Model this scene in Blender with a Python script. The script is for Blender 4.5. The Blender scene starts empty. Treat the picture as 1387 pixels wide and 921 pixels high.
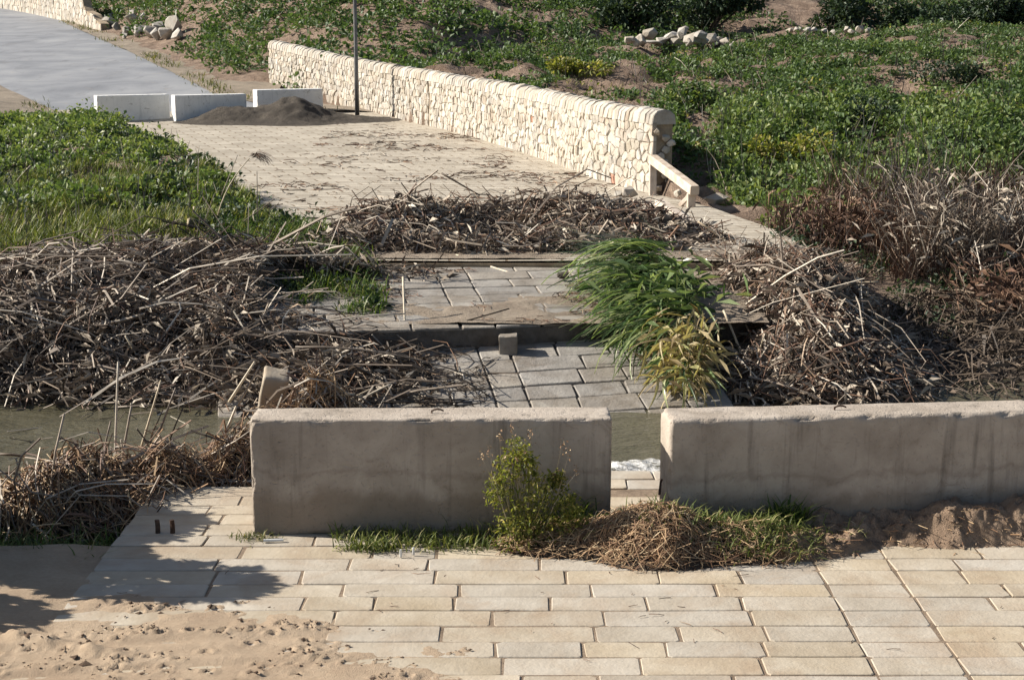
import bpy, bmesh, math, random
import numpy as np
from mathutils import Vector, noise as mnoise

# ------------------------------------------------------------------ camera, sky, sun, exposure
scene = bpy.context.scene
COL = scene.collection
CAM_H, PITCH, FPX, IW, IH = 4.17, math.radians(12.0), 2000.0, 1387.0, 921.0
cam_d = bpy.data.cameras.new('camera'); cam = bpy.data.objects.new('camera', cam_d); COL.objects.link(cam)
cam.location = (0, 0, CAM_H); cam.rotation_euler = (math.pi/2 - PITCH, 0, 0)
cam_d.sensor_fit = 'HORIZONTAL'; cam_d.sensor_width = 36.0; cam_d.lens = 36.0*FPX/IW
cam_d.clip_end = 2000; cam_d.clip_start = 0.1
scene.camera = cam
SUN_AZ, SUN_EL = math.radians(9.0), math.radians(31.0)      # sun to the left, a little beyond
world = bpy.data.worlds.new('World'); scene.world = world; world.use_nodes = True
wn = world.node_tree.nodes; wn.clear()
w_out = wn.new('ShaderNodeOutputWorld'); w_bg = wn.new('ShaderNodeBackground'); w_sky = wn.new('ShaderNodeTexSky')
w_sky.sky_type = 'NISHITA'; w_sky.sun_disc = False; w_sky.sun_elevation = SUN_EL
w_sky.sun_rotation = -(math.pi/2 - SUN_AZ); w_sky.air_density = 1.0; w_sky.dust_density = 1.5
w_bg.inputs['Strength'].default_value = 0.055
world.node_tree.links.new(w_sky.outputs[0], w_bg.inputs[0]); world.node_tree.links.new(w_bg.outputs[0], w_out.inputs[0])
sun_d = bpy.data.lights.new('sun', 'SUN'); sun_d.energy = 5.0; sun_d.angle = math.radians(0.5); sun_d.color = (1.0, 0.935, 0.83)
sun = bpy.data.objects.new('sun', sun_d); COL.objects.link(sun); sun.location = (-40, 6, 30)
_d = Vector((math.cos(SUN_AZ)*math.cos(SUN_EL), -math.sin(SUN_AZ)*math.cos(SUN_EL), -math.sin(SUN_EL)))
sun.rotation_euler = _d.to_track_quat('-Z', 'Y').to_euler()
scene.view_settings.view_transform = 'Standard'; scene.view_settings.look = 'None'
scene.view_settings.exposure = 0.85; scene.view_settings.gamma = 1.0
scene.render.engine = 'CYCLES'
scene.cycles.max_bounces = 5; scene.cycles.diffuse_bounces = 3; scene.cycles.transparent_max_bounces = 4

R = random.Random(7)
NR = np.random.default_rng(11)

# ------------------------------------------------------------------ helpers: pixels, noise, meshes
def ray(px, py):
    v = (IH/2 - py)/FPX
    return ((px - IW/2)/FPX, math.cos(PITCH) + v*math.sin(PITCH), v*math.cos(PITCH) - math.sin(PITCH))
def at_z(px, py, z):
    x, y, u = ray(px, py); D = (z - CAM_H)/u
    return Vector((x*D, y*D, z))
def at_y(px, py, Y):
    x, y, u = ray(px, py); D = Y/y
    return Vector((x*D, Y, CAM_H + u*D))

_perm = np.random.default_rng(3).random((256, 256))
def vnoise(x, y, seed=0):
    x = np.asarray(x, float) + seed*17.31; y = np.asarray(y, float) + seed*9.77
    xi = np.floor(x).astype(int); yi = np.floor(y).astype(int); fx = x - xi; fy = y - yi
    fx = fx*fx*(3-2*fx); fy = fy*fy*(3-2*fy)
    g = lambda a, b: _perm[a & 255, b & 255]
    return (g(xi, yi)*(1-fx)+g(xi+1, yi)*fx)*(1-fy) + (g(xi, yi+1)*(1-fx)+g(xi+1, yi+1)*fx)*fy
def fbm(x, y, seed=0, octv=4):
    s = 0; a = 1; t = 0
    for o in range(octv):
        s = s + a*vnoise(np.asarray(x)*2**o, np.asarray(y)*2**o, seed+o*3); t += a; a *= .5
    return s/t                                           # 0..1
def sstep(a, b, x):
    t = np.clip((np.asarray(x, float)-a)/(b-a), 0, 1); return t*t*(3-2*t)

def mesh_np(name, V, faces, mat, parent=None, attrs=None, smooth=False, uv=None, loc=None):
    """faces: list of (n,k) int arrays"""
    V = np.asarray(V, np.float32).reshape(-1, 3)
    me = bpy.data.meshes.new(name)
    me.vertices.add(len(V)); me.vertices.foreach_set('co', V.ravel())
    faces = [np.asarray(f, np.int32) for f in faces if len(f)]
    nl = sum(f.size for f in faces); nf = sum(len(f) for f in faces)
    me.loops.add(nl); me.polygons.add(nf)
    li = np.concatenate([f.ravel() for f in faces])
    tot = np.concatenate([np.full(len(f), f.shape[1], np.int32) for f in faces])
    st = np.concatenate([[0], np.cumsum(tot)[:-1]]).astype(np.int32)
    me.loops.foreach_set('vertex_index', li); me.polygons.foreach_set('loop_start', st); me.polygons.foreach_set('loop_total', tot)
    me.polygons.foreach_set('use_smooth', np.full(nf, bool(smooth)))
    for k, a in (attrs or {}).items():
        at = me.attributes.new(k, 'FLOAT', 'POINT'); at.data.foreach_set('value', np.asarray(a, np.float32))
    if uv is not None:
        ul = me.uv_layers.new(name='UVMap'); ul.data.foreach_set('uv', np.asarray(uv, np.float32)[li].ravel())
    me.update(calc_edges=True); me.validate()
    me.materials.append(mat)
    o = bpy.data.objects.new(name, me); COL.objects.link(o)
    if parent: o.parent = parent
    if loc is not None: o.location = loc
    return o
def tag(o, label=None, cat=None, group=None, kind=None):
    if label: o['label'] = label
    if cat: o['category'] = cat
    if group: o['group'] = group
    if kind: o['kind'] = kind
    return o
def empty(name, loc, label, cat, group=None):
    o = bpy.data.objects.new(name, None); COL.objects.link(o); o.location = loc; o.empty_display_size = .2
    return tag(o, label, cat, group)
def centred(name, V, faces, mat, parent=None, **k):
    """mesh whose origin sits at its own base centre; parents are unrotated empties or origin meshes"""
    V = np.asarray(V, float); c = V.mean(0); c[2] = V[:, 2].min()
    o = mesh_np(name, V-c, faces, mat, parent, **k)
    p = np.array(parent.location) if parent else 0
    o.location = c - p
    return o

def grid(xs, ys, zf):
    X, Y = np.meshgrid(xs, ys); Z = zf(X, Y)
    V = np.stack([X, Y, Z], -1).reshape(-1, 3); nx = len(xs)
    i = np.arange(len(xs)-1); j = np.arange(len(ys)-1); I, J = np.meshgrid(i, j); a = (J*nx+I).ravel()
    return V, np.stack([a, a+1, a+nx+1, a+nx], -1)

# vectorised tubes, blades, leaves: each returns V, quads/tris, per-vertex random tint
def unit(a): return a/np.maximum(np.linalg.norm(a, axis=-1, keepdims=True), 1e-9)
def tubes(P0, P1, r0, r1, bend=None, sides=3, segs=3, rnd=None):
    P0 = np.asarray(P0, float); P1 = np.asarray(P1, float); n = len(P0)
    r0 = np.broadcast_to(np.asarray(r0, float), (n,)); r1 = np.broadcast_to(np.asarray(r1, float), (n,))
    T = unit(P1-P0); ref = np.where(np.abs(T[:, 2:]) > .9, np.array([[1., 0, 0]]), np.array([[0., 0, 1]]))
    A = unit(np.cross(T, ref)); B = np.cross(T, A)
    t = np.linspace(0, 1, segs+1)
    C = P0[:, None]+(P1-P0)[:, None]*t[None, :, None]
    if bend is not None: C = C + np.asarray(bend)[:, None]*(4*t*(1-t))[None, :, None]
    rr = r0[:, None]+(r1-r0)[:, None]*t
    ph = np.arange(sides)*2*math.pi/sides
    off = A[:, None, None]*np.cos(ph)[None, None, :, None]+B[:, None, None]*np.sin(ph)[None, None, :, None]
    V = C[:, :, None]+off*rr[:, :, None, None]
    k = (segs+1)*sides
    base = (np.arange(n)*k)[:, None, None]; s = np.arange(segs)[None, :, None]*sides; q = np.arange(sides)[None, None, :]; q2 = (q+1) % sides
    F = np.stack([base+s+q, base+s+q2, base+s+sides+q2, base+s+sides+q], -1).reshape(-1, 4)
    caps = np.concatenate([(base[:, :, 0]+np.arange(sides)[::-1][None, :]), (base[:, :, 0]+segs*sides+np.arange(sides)[None, :])])
    rnd = NR.random(n) if rnd is None else np.asarray(rnd)
    return V.reshape(-1, 3), [F, caps], np.repeat(rnd, k)
def blades(base, az, L, lean, width, droop=.5, segs=3, rnd=None):
    """grass or reed blades: base (n,3), azimuth of lean, length, lean 0..1.3 rad from vertical, width"""
    base = np.asarray(base, float); n = len(base); bc = lambda a: np.broadcast_to(np.asarray(a, float), (n,))
    az, L, lean, width, droop = map(bc, (az, L, lean, width, droop))
    h = np.stack([np.cos(az), np.sin(az), 0*az], -1); w = np.stack([-np.sin(az), np.cos(az), 0*az], -1)
    P = [base]; ang = lean.copy(); cur = base.copy()
    for s in range(segs):
        cur = cur + (h*np.sin(ang)[:, None]+np.array([0, 0, 1.])*np.cos(ang)[:, None])*(L/segs)[:, None]
        P.append(cur.copy()); ang = np.minimum(ang+droop, 2.7)
    prof = np.array([.7, 1, .8, .45, .12, .05])[:segs+1] if segs > 3 else np.array([.8, 1, .7, .12])[:segs+1]
    prof = prof.copy(); prof[-1] = .1
    V = np.stack([np.stack([p-w*(width*prof[i]/2)[:, None], p+w*(width*prof[i]/2)[:, None]], 1) for i, p in enumerate(P)], 1)
    k = (segs+1)*2; b = (np.arange(n)*k)[:, None]; s = np.arange(segs)[None]*2
    F = np.stack([b+s, b+s+1, b+s+3, b+s+2], -1).reshape(-1, 4)
    rnd = NR.random(n) if rnd is None else np.asarray(rnd)
    return V.reshape(-1, 3), [F], np.repeat(rnd, k)
def leaves(C, size, flat=.5, aspect=.55, rnd=None, outward=None):
    C = np.asarray(C, float); n = len(C); size = np.broadcast_to(np.asarray(size, float), (n,))
    d = NR.normal(size=(n, 3)); d[:, 2] *= flat; d[:, 2] += .12
    if outward is not None: d = unit(d)+outward*.9
    d = unit(d); up = NR.normal(size=(n, 3))*.6+np.array([0, 0, 1.]); s = unit(np.cross(d, up)); nn = np.cross(s, d)
    a = C; m = C+d*(size*.55)[:, None]; b = C+d*size[:, None]-np.array([0, 0, 1])*(size*.15)[:, None]
    V = np.stack([a, m-s*(size*aspect/2)[:, None]+nn*(size*.08)[:, None], b, m+s*(size*aspect/2)[:, None]+nn*(size*.08)[:, None]], 1)
    b4 = (np.arange(n)*4)[:, None]; F = np.concatenate([b4+np.array([[0, 1, 2]]), b4+np.array([[0, 2, 3]])])
    rnd = NR.random(n) if rnd is None else np.asarray(rnd)
    return V.reshape(-1, 3), [F], np.repeat(rnd, 4)
class Bag:
    """collects generated pieces into one mesh"""
    def __init__(s): s.V = []; s.F = {}; s.A = []; s.n = 0
    def add(s, V, Fs, A=None):
        for f in Fs:
            f = np.asarray(f)
            if f.size: s.F.setdefault(f.shape[1], []).append(f+s.n)
        s.V.append(V); s.A.append(np.zeros(len(V)) if A is None else A); s.n += len(V); return s
    def build(s, name, mat, parent=None, smooth=False, loc=None):
        V = np.concatenate(s.V)
        if loc is not None: V = V-np.array(loc)
        o = mesh_np(name, V, [np.concatenate(f) for f in s.F.values()], mat, parent, {'rnd': np.concatenate(s.A)}, smooth)
        if loc is not None and parent is None: o.location = loc
        return o

# ------------------------------------------------------------------ materials
def M_nodes(name):
    m = bpy.data.materials.new(name); m.use_nodes = True; nt = m.node_tree; nt.nodes.clear()
    out = nt.nodes.new('ShaderNodeOutputMaterial'); b = nt.nodes.new('ShaderNodeBsdfPrincipled')
    nt.links.new(b.outputs[0], out.inputs['Surface']); return m, nt, b, out
def N(nt, t, **k):
    n = nt.nodes.new(t)
    for a, v in k.items(): setattr(n, a, v)
    return n
def ramp(nt, fac, stops):
    r = N(nt, 'ShaderNodeValToRGB'); e = r.color_ramp.elements
    while len(e) < len(stops): e.new(.5)
    for i, (p, c) in enumerate(stops): e[i].position = p; e[i].color = (*c, 1)
    nt.links.new(fac, r.inputs[0]); return r.outputs[0]
def math_(nt, op, a, b=None, clamp=False):
    n = N(nt, 'ShaderNodeMath', operation=op); n.use_clamp = clamp
    for i, v in enumerate((a, b)):
        if v is None: continue
        if isinstance(v, (int, float)): n.inputs[i].default_value = v
        else: nt.links.new(v, n.inputs[i])
    return n.outputs[0]
def mixc(nt, fac, a, b, mode='MIX'):
    n = N(nt, 'ShaderNodeMix', data_type='RGBA', blend_type=mode)
    for i, v in ((0, fac), (6, a), (7, b)):
        if isinstance(v, (int, float)): n.inputs[i].default_value = v
        elif isinstance(v, tuple): n.inputs[i].default_value = (*v, 1)
        else: nt.links.new(v, n.inputs[i])
    return n.outputs[2]
def noise(nt, vec, scale, detail=4, rough=.55, dist=0.):
    n = N(nt, 'ShaderNodeTexNoise'); n.inputs['Scale'].default_value = scale; n.inputs['Detail'].default_value = detail
    n.inputs['Roughness'].default_value = rough; n.inputs['Distortion'].default_value = dist
    if vec is not None: nt.links.new(vec, n.inputs['Vector'])
    return n.outputs['Fac']
def pos(nt, scale=None):
    g = N(nt, 'ShaderNodeNewGeometry').outputs['Position']
    if scale:
        m = N(nt, 'ShaderNodeVectorMath', operation='MULTIPLY'); nt.links.new(g, m.inputs[0]); m.inputs[1].default_value = scale; return m.outputs[0]
    return g
def bump(nt, b, h, strength=.4, dist=.02):
    n = N(nt, 'ShaderNodeBump'); n.inputs['Strength'].default_value = strength; n.inputs['Distance'].default_value = dist
    nt.links.new(h, n.inputs['Height']); nt.links.new(n.outputs[0], b.inputs['Normal'])

def mat_rock(name, stops, scale=3., bumpd=.012, rough=.9, var=.25, stain=(.16, .11, .07), stain_amt=.5, fine=40):
    """stone, concrete: world-space mottling, a different tone for each object, dirt stains"""
    m, nt, b, _ = M_nodes(name); p = pos(nt)
    oi = N(nt, 'ShaderNodeObjectInfo')
    off = N(nt, 'ShaderNodeVectorMath', operation='ADD'); nt.links.new(p, off.inputs[0])
    cmb = N(nt, 'ShaderNodeCombineXYZ'); r40 = math_(nt, 'MULTIPLY', oi.outputs['Random'], 40.)
    nt.links.new(r40, cmb.inputs[0]); nt.links.new(r40, cmb.inputs[2]); nt.links.new(cmb.outputs[0], off.inputs[1])
    n1 = noise(nt, off.outputs[0], scale, 6, .6); c = ramp(nt, n1, stops)
    at = N(nt, 'ShaderNodeAttribute', attribute_name='rnd')
    rv = math_(nt, 'FRACT', math_(nt, 'ADD', oi.outputs['Random'], at.outputs['Fac']))
    val = math_(nt, 'ADD', math_(nt, 'MULTIPLY', rv, var), 1-var*.6)
    hsv = N(nt, 'ShaderNodeHueSaturation'); nt.links.new(c, hsv.inputs['Color']); nt.links.new(val, hsv.inputs['Value'])
    nt.links.new(math_(nt, 'ADD', math_(nt, 'MULTIPLY', math_(nt, 'FRACT', math_(nt, 'MULTIPLY', rv, 7.3)), .5), .75), hsv.inputs['Saturation'])
    n2 = noise(nt, p, scale*.6, 5, .65, .6); sm = ramp(nt, n2, [(.48, (0, 0, 0)), (.72, (1, 1, 1))])
    sf = math_(nt, 'MULTIPLY', sm, stain_amt)
    col = mixc(nt, sf, hsv.outputs[0], stain)
    nt.links.new(col, b.inputs['Base Color']); b.inputs['Roughness'].default_value = rough; b.inputs['Specular IOR Level'].default_value = .25
    h = math_(nt, 'ADD', noise(nt, p, fine, 5, .7), math_(nt, 'MULTIPLY', noise(nt, p, fine*.25, 3), 1.5))
    bump(nt, b, h, .6, bumpd); return m
def mat_stalk(name, stops, rough=.6, transl=0.):
    """dead reeds, leaves, grass: each piece its own tone from its random tint"""
    m, nt, b, out = M_nodes(name)
    at = N(nt, 'ShaderNodeAttribute', attribute_name='rnd'); oi = N(nt, 'ShaderNodeObjectInfo')
    f = math_(nt, 'FRACT', math_(nt, 'ADD', at.outputs['Fac'], math_(nt, 'MULTIPLY', oi.outputs['Random'], .999)))
    c = ramp(nt, f, stops)
    n = noise(nt, pos(nt), 9., 3); c2 = mixc(nt, .55, c, ramp(nt, n, [(.3, (.45, .45, .45)), (.7, (1.35, 1.3, 1.25))]), 'MULTIPLY')
    nt.links.new(c2, b.inputs['Base Color']); b.inputs['Roughness'].default_value = rough; b.inputs['Specular IOR Level'].default_value = .3
    if transl:
        tr = N(nt, 'ShaderNodeBsdfTranslucent'); mx = N(nt, 'ShaderNodeMixShader'); mx.inputs[0].default_value = transl
        nt.links.new(mixc(nt, 1., c2, (1.25, 1.35, .6), 'MULTIPLY'), tr.inputs[0])
        nt.links.new(b.outputs[0], mx.inputs[1]); nt.links.new(tr.outputs[0], mx.inputs[2]); nt.links.new(mx.outputs[0], out.inputs['Surface'])
    return m
def mat_soil(name, stops, scale=1.2, bumpd=.05, rough=.95, fine=14.):
    m, nt, b, _ = M_nodes(name); p = pos(nt)
    n1 = noise(nt, p, scale, 8, .68, .3); n2 = noise(nt, p, fine, 6, .7)
    f = math_(nt, 'ADD', math_(nt, 'MULTIPLY', n1, .65), math_(nt, 'MULTIPLY', n2, .35))
    nt.links.new(ramp(nt, f, stops), b.inputs['Base Color']); b.inputs['Roughness'].default_value = rough; b.inputs['Specular IOR Level'].default_value = .2
    bump(nt, b, math_(nt, 'ADD', n2, math_(nt, 'MULTIPLY', noise(nt, p, fine*4, 4, .7), .5)), .8, bumpd); return m

MT = {}
MT['paving'] = mat_rock('pale_limestone_paving', [(.25, (.345, .29, .22)), (.5, (.425, .37, .295)), (.75, (.50, .45, .375))], 2.6, .006, .85, .16, (.33, .245, .17), .7, 30)
MT['slab'] = mat_rock('weathered_limestone_slab', [(.25, (.20, .18, .155)), (.5, (.285, .26, .23)), (.75, (.37, .345, .305))], 2.2, .012, .7, .22, (.12, .09, .06), .75, 26)
MT['wall'] = mat_rock('cream_rubble_stone', [(.25, (.33, .29, .24)), (.5, (.46, .42, .36)), (.8, (.56, .525, .465))], 3., .02, .9, .45, (.36, .24, .15), .35, 18)
MT['mortar'] = mat_rock('lime_mortar', [(.3, (.24, .18, .12)), (.7, (.40, .32, .22))], 5., .02, .95, .05, (.2, .13, .08), .3, 25)
MT['shadecore'] = mat_rock('shade_dark_concrete', [(.3, (.07, .06, .05)), (.7, (.16, .14, .12))], 5., .03, .8, .05, (.05, .04, .03), .4, 25)  # slab core darkened to deepen the shade on the step's front face
MT['rock'] = mat_rock('grey_white_boulder', [(.25, (.26, .235, .20)), (.5, (.40, .37, .325)), (.8, (.52, .49, .44))], 2.5, .03, .9, .35, (.3, .2, .12), .4, 10)
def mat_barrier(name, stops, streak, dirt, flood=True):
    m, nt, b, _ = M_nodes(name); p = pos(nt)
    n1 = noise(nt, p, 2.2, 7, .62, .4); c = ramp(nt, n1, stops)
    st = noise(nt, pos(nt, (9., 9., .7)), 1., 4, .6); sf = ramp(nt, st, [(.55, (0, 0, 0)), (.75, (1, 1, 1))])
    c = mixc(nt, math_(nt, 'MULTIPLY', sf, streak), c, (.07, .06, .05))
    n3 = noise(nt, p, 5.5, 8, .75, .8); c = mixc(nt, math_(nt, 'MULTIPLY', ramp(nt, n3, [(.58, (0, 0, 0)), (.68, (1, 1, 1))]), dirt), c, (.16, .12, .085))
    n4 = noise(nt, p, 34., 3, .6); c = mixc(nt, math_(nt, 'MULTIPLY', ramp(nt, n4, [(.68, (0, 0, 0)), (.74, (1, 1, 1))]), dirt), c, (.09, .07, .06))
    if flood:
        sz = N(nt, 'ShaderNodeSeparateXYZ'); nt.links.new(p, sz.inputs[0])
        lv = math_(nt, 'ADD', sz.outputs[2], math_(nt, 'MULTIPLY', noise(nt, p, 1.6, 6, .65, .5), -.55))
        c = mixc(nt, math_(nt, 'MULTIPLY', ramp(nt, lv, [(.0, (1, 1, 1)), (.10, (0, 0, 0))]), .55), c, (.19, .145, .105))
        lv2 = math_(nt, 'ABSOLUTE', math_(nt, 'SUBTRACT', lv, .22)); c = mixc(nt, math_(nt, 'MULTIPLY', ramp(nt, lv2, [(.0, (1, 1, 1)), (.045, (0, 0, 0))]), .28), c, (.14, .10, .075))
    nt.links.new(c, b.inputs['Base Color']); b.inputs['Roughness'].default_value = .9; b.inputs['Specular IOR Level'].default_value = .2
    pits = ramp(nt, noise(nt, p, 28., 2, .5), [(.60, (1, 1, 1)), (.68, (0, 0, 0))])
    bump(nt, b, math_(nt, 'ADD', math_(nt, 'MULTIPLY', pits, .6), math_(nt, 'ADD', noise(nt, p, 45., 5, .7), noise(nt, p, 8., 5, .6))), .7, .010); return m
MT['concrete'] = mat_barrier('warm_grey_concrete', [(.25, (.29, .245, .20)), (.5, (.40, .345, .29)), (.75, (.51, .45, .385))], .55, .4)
MT['white_concrete'] = mat_barrier('white_painted_concrete', [(.25, (.66, .65, .62)), (.6, (.78, .77, .74)), (.8, (.82, .81, .78))], .2, .6, False)
MT['ground'] = mat_soil('dry_brown_soil', [(.3, (.09, .062, .043)), (.5, (.25, .18, .135)), (.68, (.46, .35, .265))], 1.3, .22, .95, 5.)
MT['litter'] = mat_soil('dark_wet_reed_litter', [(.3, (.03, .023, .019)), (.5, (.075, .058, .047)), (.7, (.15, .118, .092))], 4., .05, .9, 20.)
MT['sand'] = mat_soil('pale_drifted_sand', [(.3, (.31, .225, .155)), (.5, (.40, .305, .215)), (.7, (.49, .385, .28))], 1.6, .012, .95, 30.)
MT['mud'] = mat_soil('brown_caked_mud', [(.3, (.17, .115, .078)), (.5, (.31, .22, .155)), (.7, (.45, .34, .245))], 3., .04, .95, 22.)
MT['joint'] = mat_soil('sandy_joint_fill', [(.3, (.10, .075, .052)), (.5, (.24, .18, .13)), (.7, (.36, .28, .205))], 3.5, .012, .95, 30.)
MT['darkmud'] = mat_soil('dark_damp_mud', [(.3, (.06, .04, .028)), (.6, (.12, .08, .055))], 6., .01, .9, 40.)
MT['silt'] = mat_soil('grey_brown_silt', [(.3, (.16, .125, .095)), (.5, (.27, .22, .17)), (.7, (.38, .32, .255))], 2., .03, .95, 18.)
MT['darksoil'] = mat_soil('dark_heaped_earth', [(.3, (.04, .035, .03)), (.55, (.10, .085, .07)), (.75, (.24, .2, .16))], 1.6, .08, .95, 12.)
def mat_asphalt():
    m, nt, b, _ = M_nodes('worn_grey_asphalt'); p = pos(nt)
    c = ramp(nt, noise(nt, p, .35, 6, .6, .4), [(.3, (.17, .178, .195)), (.5, (.235, .242, .258)), (.7, (.30, .305, .315))])
    c = mixc(nt, math_(nt, 'MULTIPLY', ramp(nt, noise(nt, pos(nt, (.9, .25, 1.)), 1.4, 6, .7), [(.55, (0, 0, 0)), (.66, (1, 1, 1))]), .45), c, (.13, .13, .135))
    c = mixc(nt, math_(nt, 'MULTIPLY', ramp(nt, noise(nt, p, 1.1, 7, .7, .6), [(.60, (0, 0, 0)), (.72, (1, 1, 1))]), .5), c, (.33, .29, .235))
    nt.links.new(c, b.inputs['Base Color']); b.inputs['Roughness'].default_value = .75; b.inputs['Specular IOR Level'].default_value = .3
    bump(nt, b, noise(nt, p, 60., 4, .7), .5, .006); return m
MT['asphalt'] = mat_asphalt()
MT['verge'] = mat_soil('dusty_grey_verge', [(.3, (.15, .125, .10)), (.5, (.27, .225, .175)), (.7, (.38, .32, .25))], 1., .04)
MT['stalk'] = mat_stalk('dead_reed', [(0, (.075, .058, .046)), (.3, (.17, .135, .108)), (.6, (.30, .25, .20)), (.85, (.48, .42, .345)), (1, (.64, .58, .49))])
MT['stalk_brown'] = mat_stalk('brown_dead_stem', [(0, (.05, .03, .022)), (.5, (.15, .085, .058)), (.85, (.24, .15, .10)), (1, (.42, .32, .23))])
MT['stalk_pale'] = mat_stalk('pale_bleached_reed', [(0, (.40, .32, .22)), (.5, (.52, .44, .32)), (1, (.64, .56, .44))], .5)
MT['stalk_dark'] = mat_stalk('wet_and_shaded_reed', [(0, (.04, .03, .023)), (.6, (.10, .075, .055)), (1, (.20, .155, .115))])  # dark tone for wet reeds, and for shade painted behind barrier and in channel
MT['straw'] = mat_stalk('tangled_straw', [(0, (.16, .09, .055)), (.4, (.32, .20, .115)), (.8, (.48, .34, .20)), (1, (.58, .46, .30))], .7)
MT['leaf'] = mat_stalk('hill_leaf', [(0, (.040, .072, .032)), (.4, (.080, .130, .052)), (.75, (.155, .215, .08)), (1, (.30, .33, .12))], .5, .3)
MT['leaf_dark'] = mat_stalk('shrub_leaf', [(0, (.018, .034, .022)), (.5, (.036, .062, .036)), (.85, (.06, .09, .045)), (1, (.10, .13, .065))], .5, .2)
MT['leaf_lime'] = mat_stalk('lime_weed_leaf', [(0, (.09, .12, .025)), (.45, (.20, .22, .05)), (.8, (.34, .32, .09)), (1, (.46, .38, .18))], .5, .45)
MT['grass'] = mat_stalk('green_grass', [(0, (.035, .075, .015)), (.45, (.085, .14, .028)), (.8, (.15, .20, .045)), (1, (.34, .30, .14))], .5, .3)
MT['grass_dry'] = mat_stalk('olive_grass', [(0, (.05, .07, .018)), (.5, (.11, .13, .035)), (.8, (.19, .18, .06)), (1, (.38, .31, .16))], .6, .25)
MT['grass_turf'] = mat_stalk('mossy_grass', [(0, (.06, .085, .02)), (.5, (.13, .165, .045)), (.8, (.22, .24, .07)), (1, (.42, .37, .19))], .6, .25)
MT['reed_green'] = mat_stalk('green_reed_leaf', [(0, (.04, .075, .035)), (.35, (.10, .16, .07)), (.7, (.20, .27, .125)), (1, (.42, .45, .26))], .3, .3)
MT['reed_yellow'] = mat_stalk('yellowing_reed_leaf', [(0, (.22, .16, .09)), (.4, (.40, .32, .19)), (.8, (.54, .46, .28)), (1, (.28, .30, .11))], .5, .25)
MT['bark'] = mat_rock('grey_bark', [(.3, (.07, .055, .045)), (.7, (.2, .16, .13))], 6., .03, .95, .2)
MT['timber'] = mat_rock('bleached_timber', [(.3, (.42, .33, .25)), (.5, (.55, .46, .37)), (.7, (.66, .57, .47))], 4., .01, .8, .15, (.2, .13, .09), .4, 30)
MT['log'] = mat_rock('dark_log', [(.3, (.05, .045, .04)), (.7, (.13, .11, .095))], 5., .02, .9, .2)
MT['cut_end'] = mat_rock('pale_cut_wood', [(.3, (.40, .34, .24)), (.7, (.55, .48, .36))], 9., .005, .8, .1)
MT['steel'] = mat_rock('galvanised_steel', [(.3, (.10, .105, .11)), (.7, (.2, .2, .205))], 3., .002, .45, .05, (.08, .07, .06), .3); MT['steel'].node_tree.nodes['Principled BSDF'].inputs['Metallic'].default_value = .5
MT['rust'] = mat_rock('rusted_iron', [(.3, (.025, .018, .015)), (.7, (.09, .05, .035))], 20., .006, .9, .1)
MT['plastic'] = mat_rock('soiled_white_plastic', [(.3, (.6, .6, .58)), (.7, (.75, .75, .74))], 8., .002, .5, .05, (.3, .25, .2), .3)
MT['red'] = mat_rock('terracotta_stone', [(.3, (.35, .14, .07)), (.7, (.45, .20, .11))], 8., .02, .9, .1)

# far paving: too thin at this distance to tell pieces apart, joints come from the material
def mat_farpave():
    m, nt, b, _ = M_nodes('far_limestone_paving'); uvn = N(nt, 'ShaderNodeUVMap')
    nz = noise(nt, pos(nt), 1.3, 3); cm = N(nt, 'ShaderNodeCombineXYZ'); w = math_(nt, 'MULTIPLY', math_(nt, 'SUBTRACT', nz, .5), .14)
    nt.links.new(w, cm.inputs[0]); nt.links.new(w, cm.inputs[1])
    ad = N(nt, 'ShaderNodeVectorMath', operation='ADD'); nt.links.new(uvn.outputs[0], ad.inputs[0]); nt.links.new(cm.outputs[0], ad.inputs[1])
    br = N(nt, 'ShaderNodeTexBrick'); nt.links.new(ad.outputs[0], br.inputs['Vector'])
    br.inputs['Scale'].default_value = 1.; br.inputs['Brick Width'].default_value = .85; br.inputs['Row Height'].default_value = .40
    br.inputs['Mortar Size'].default_value = .022; br.inputs['Mortar Smooth'].default_value = .25; br.offset_frequency = 2
    br.inputs['Color1'].default_value = (.40, .365, .31, 1); br.inputs['Color2'].default_value = (.52, .48, .41, 1); br.inputs['Mortar'].default_value = (.22, .17, .12, 1)
    n1 = noise(nt, pos(nt), 1.1, 7, .65, .3)
    c = mixc(nt, .8, br.outputs['Color'], ramp(nt, n1, [(.3, (.72, .68, .62)), (.7, (1.05, 1.03, 1.0))]), 'MULTIPLY')
    n2 = noise(nt, pos(nt), 2.6, 8, .75, .5)
    c = mixc(nt, math_(nt, 'MULTIPLY', ramp(nt, n2, [(.54, (0, 0, 0)), (.68, (1, 1, 1))]), .55), c, (.20, .16, .12))
    nt.links.new(c, b.inputs['Base Color']); b.inputs['Roughness'].default_value = .85; b.inputs['Specular IOR Level'].default_value = .25
    h = math_(nt, 'SUBTRACT', math_(nt, 'MULTIPLY', noise(nt, pos(nt), 18., 4), .5), math_(nt, 'MULTIPLY', br.outputs['Fac'], 1.5))
    bump(nt, b, h, .8, .03); return m
MT['farpave'] = mat_farpave()
def mat_water():
    m, nt, b, _ = M_nodes('silty_stream_water')
    n = noise(nt, pos(nt), .7, 3); c = ramp(nt, n, [(.3, (.075, .068, .042)), (.7, (.115, .105, .07))])
    nt.links.new(c, b.inputs['Base Color'])
    b.inputs['Roughness'].default_value = .07; b.inputs['IOR'].default_value = 1.33
    h = math_(nt, 'ADD', noise(nt, pos(nt, (1., 2.2, 1.)), 2.5, 4, .6), math_(nt, 'MULTIPLY', noise(nt, pos(nt, (1., 2.4, 1.)), 9., 3), .35))
    bump(nt, b, h, .9, .07); return m
MT['water'] = mat_water()
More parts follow.
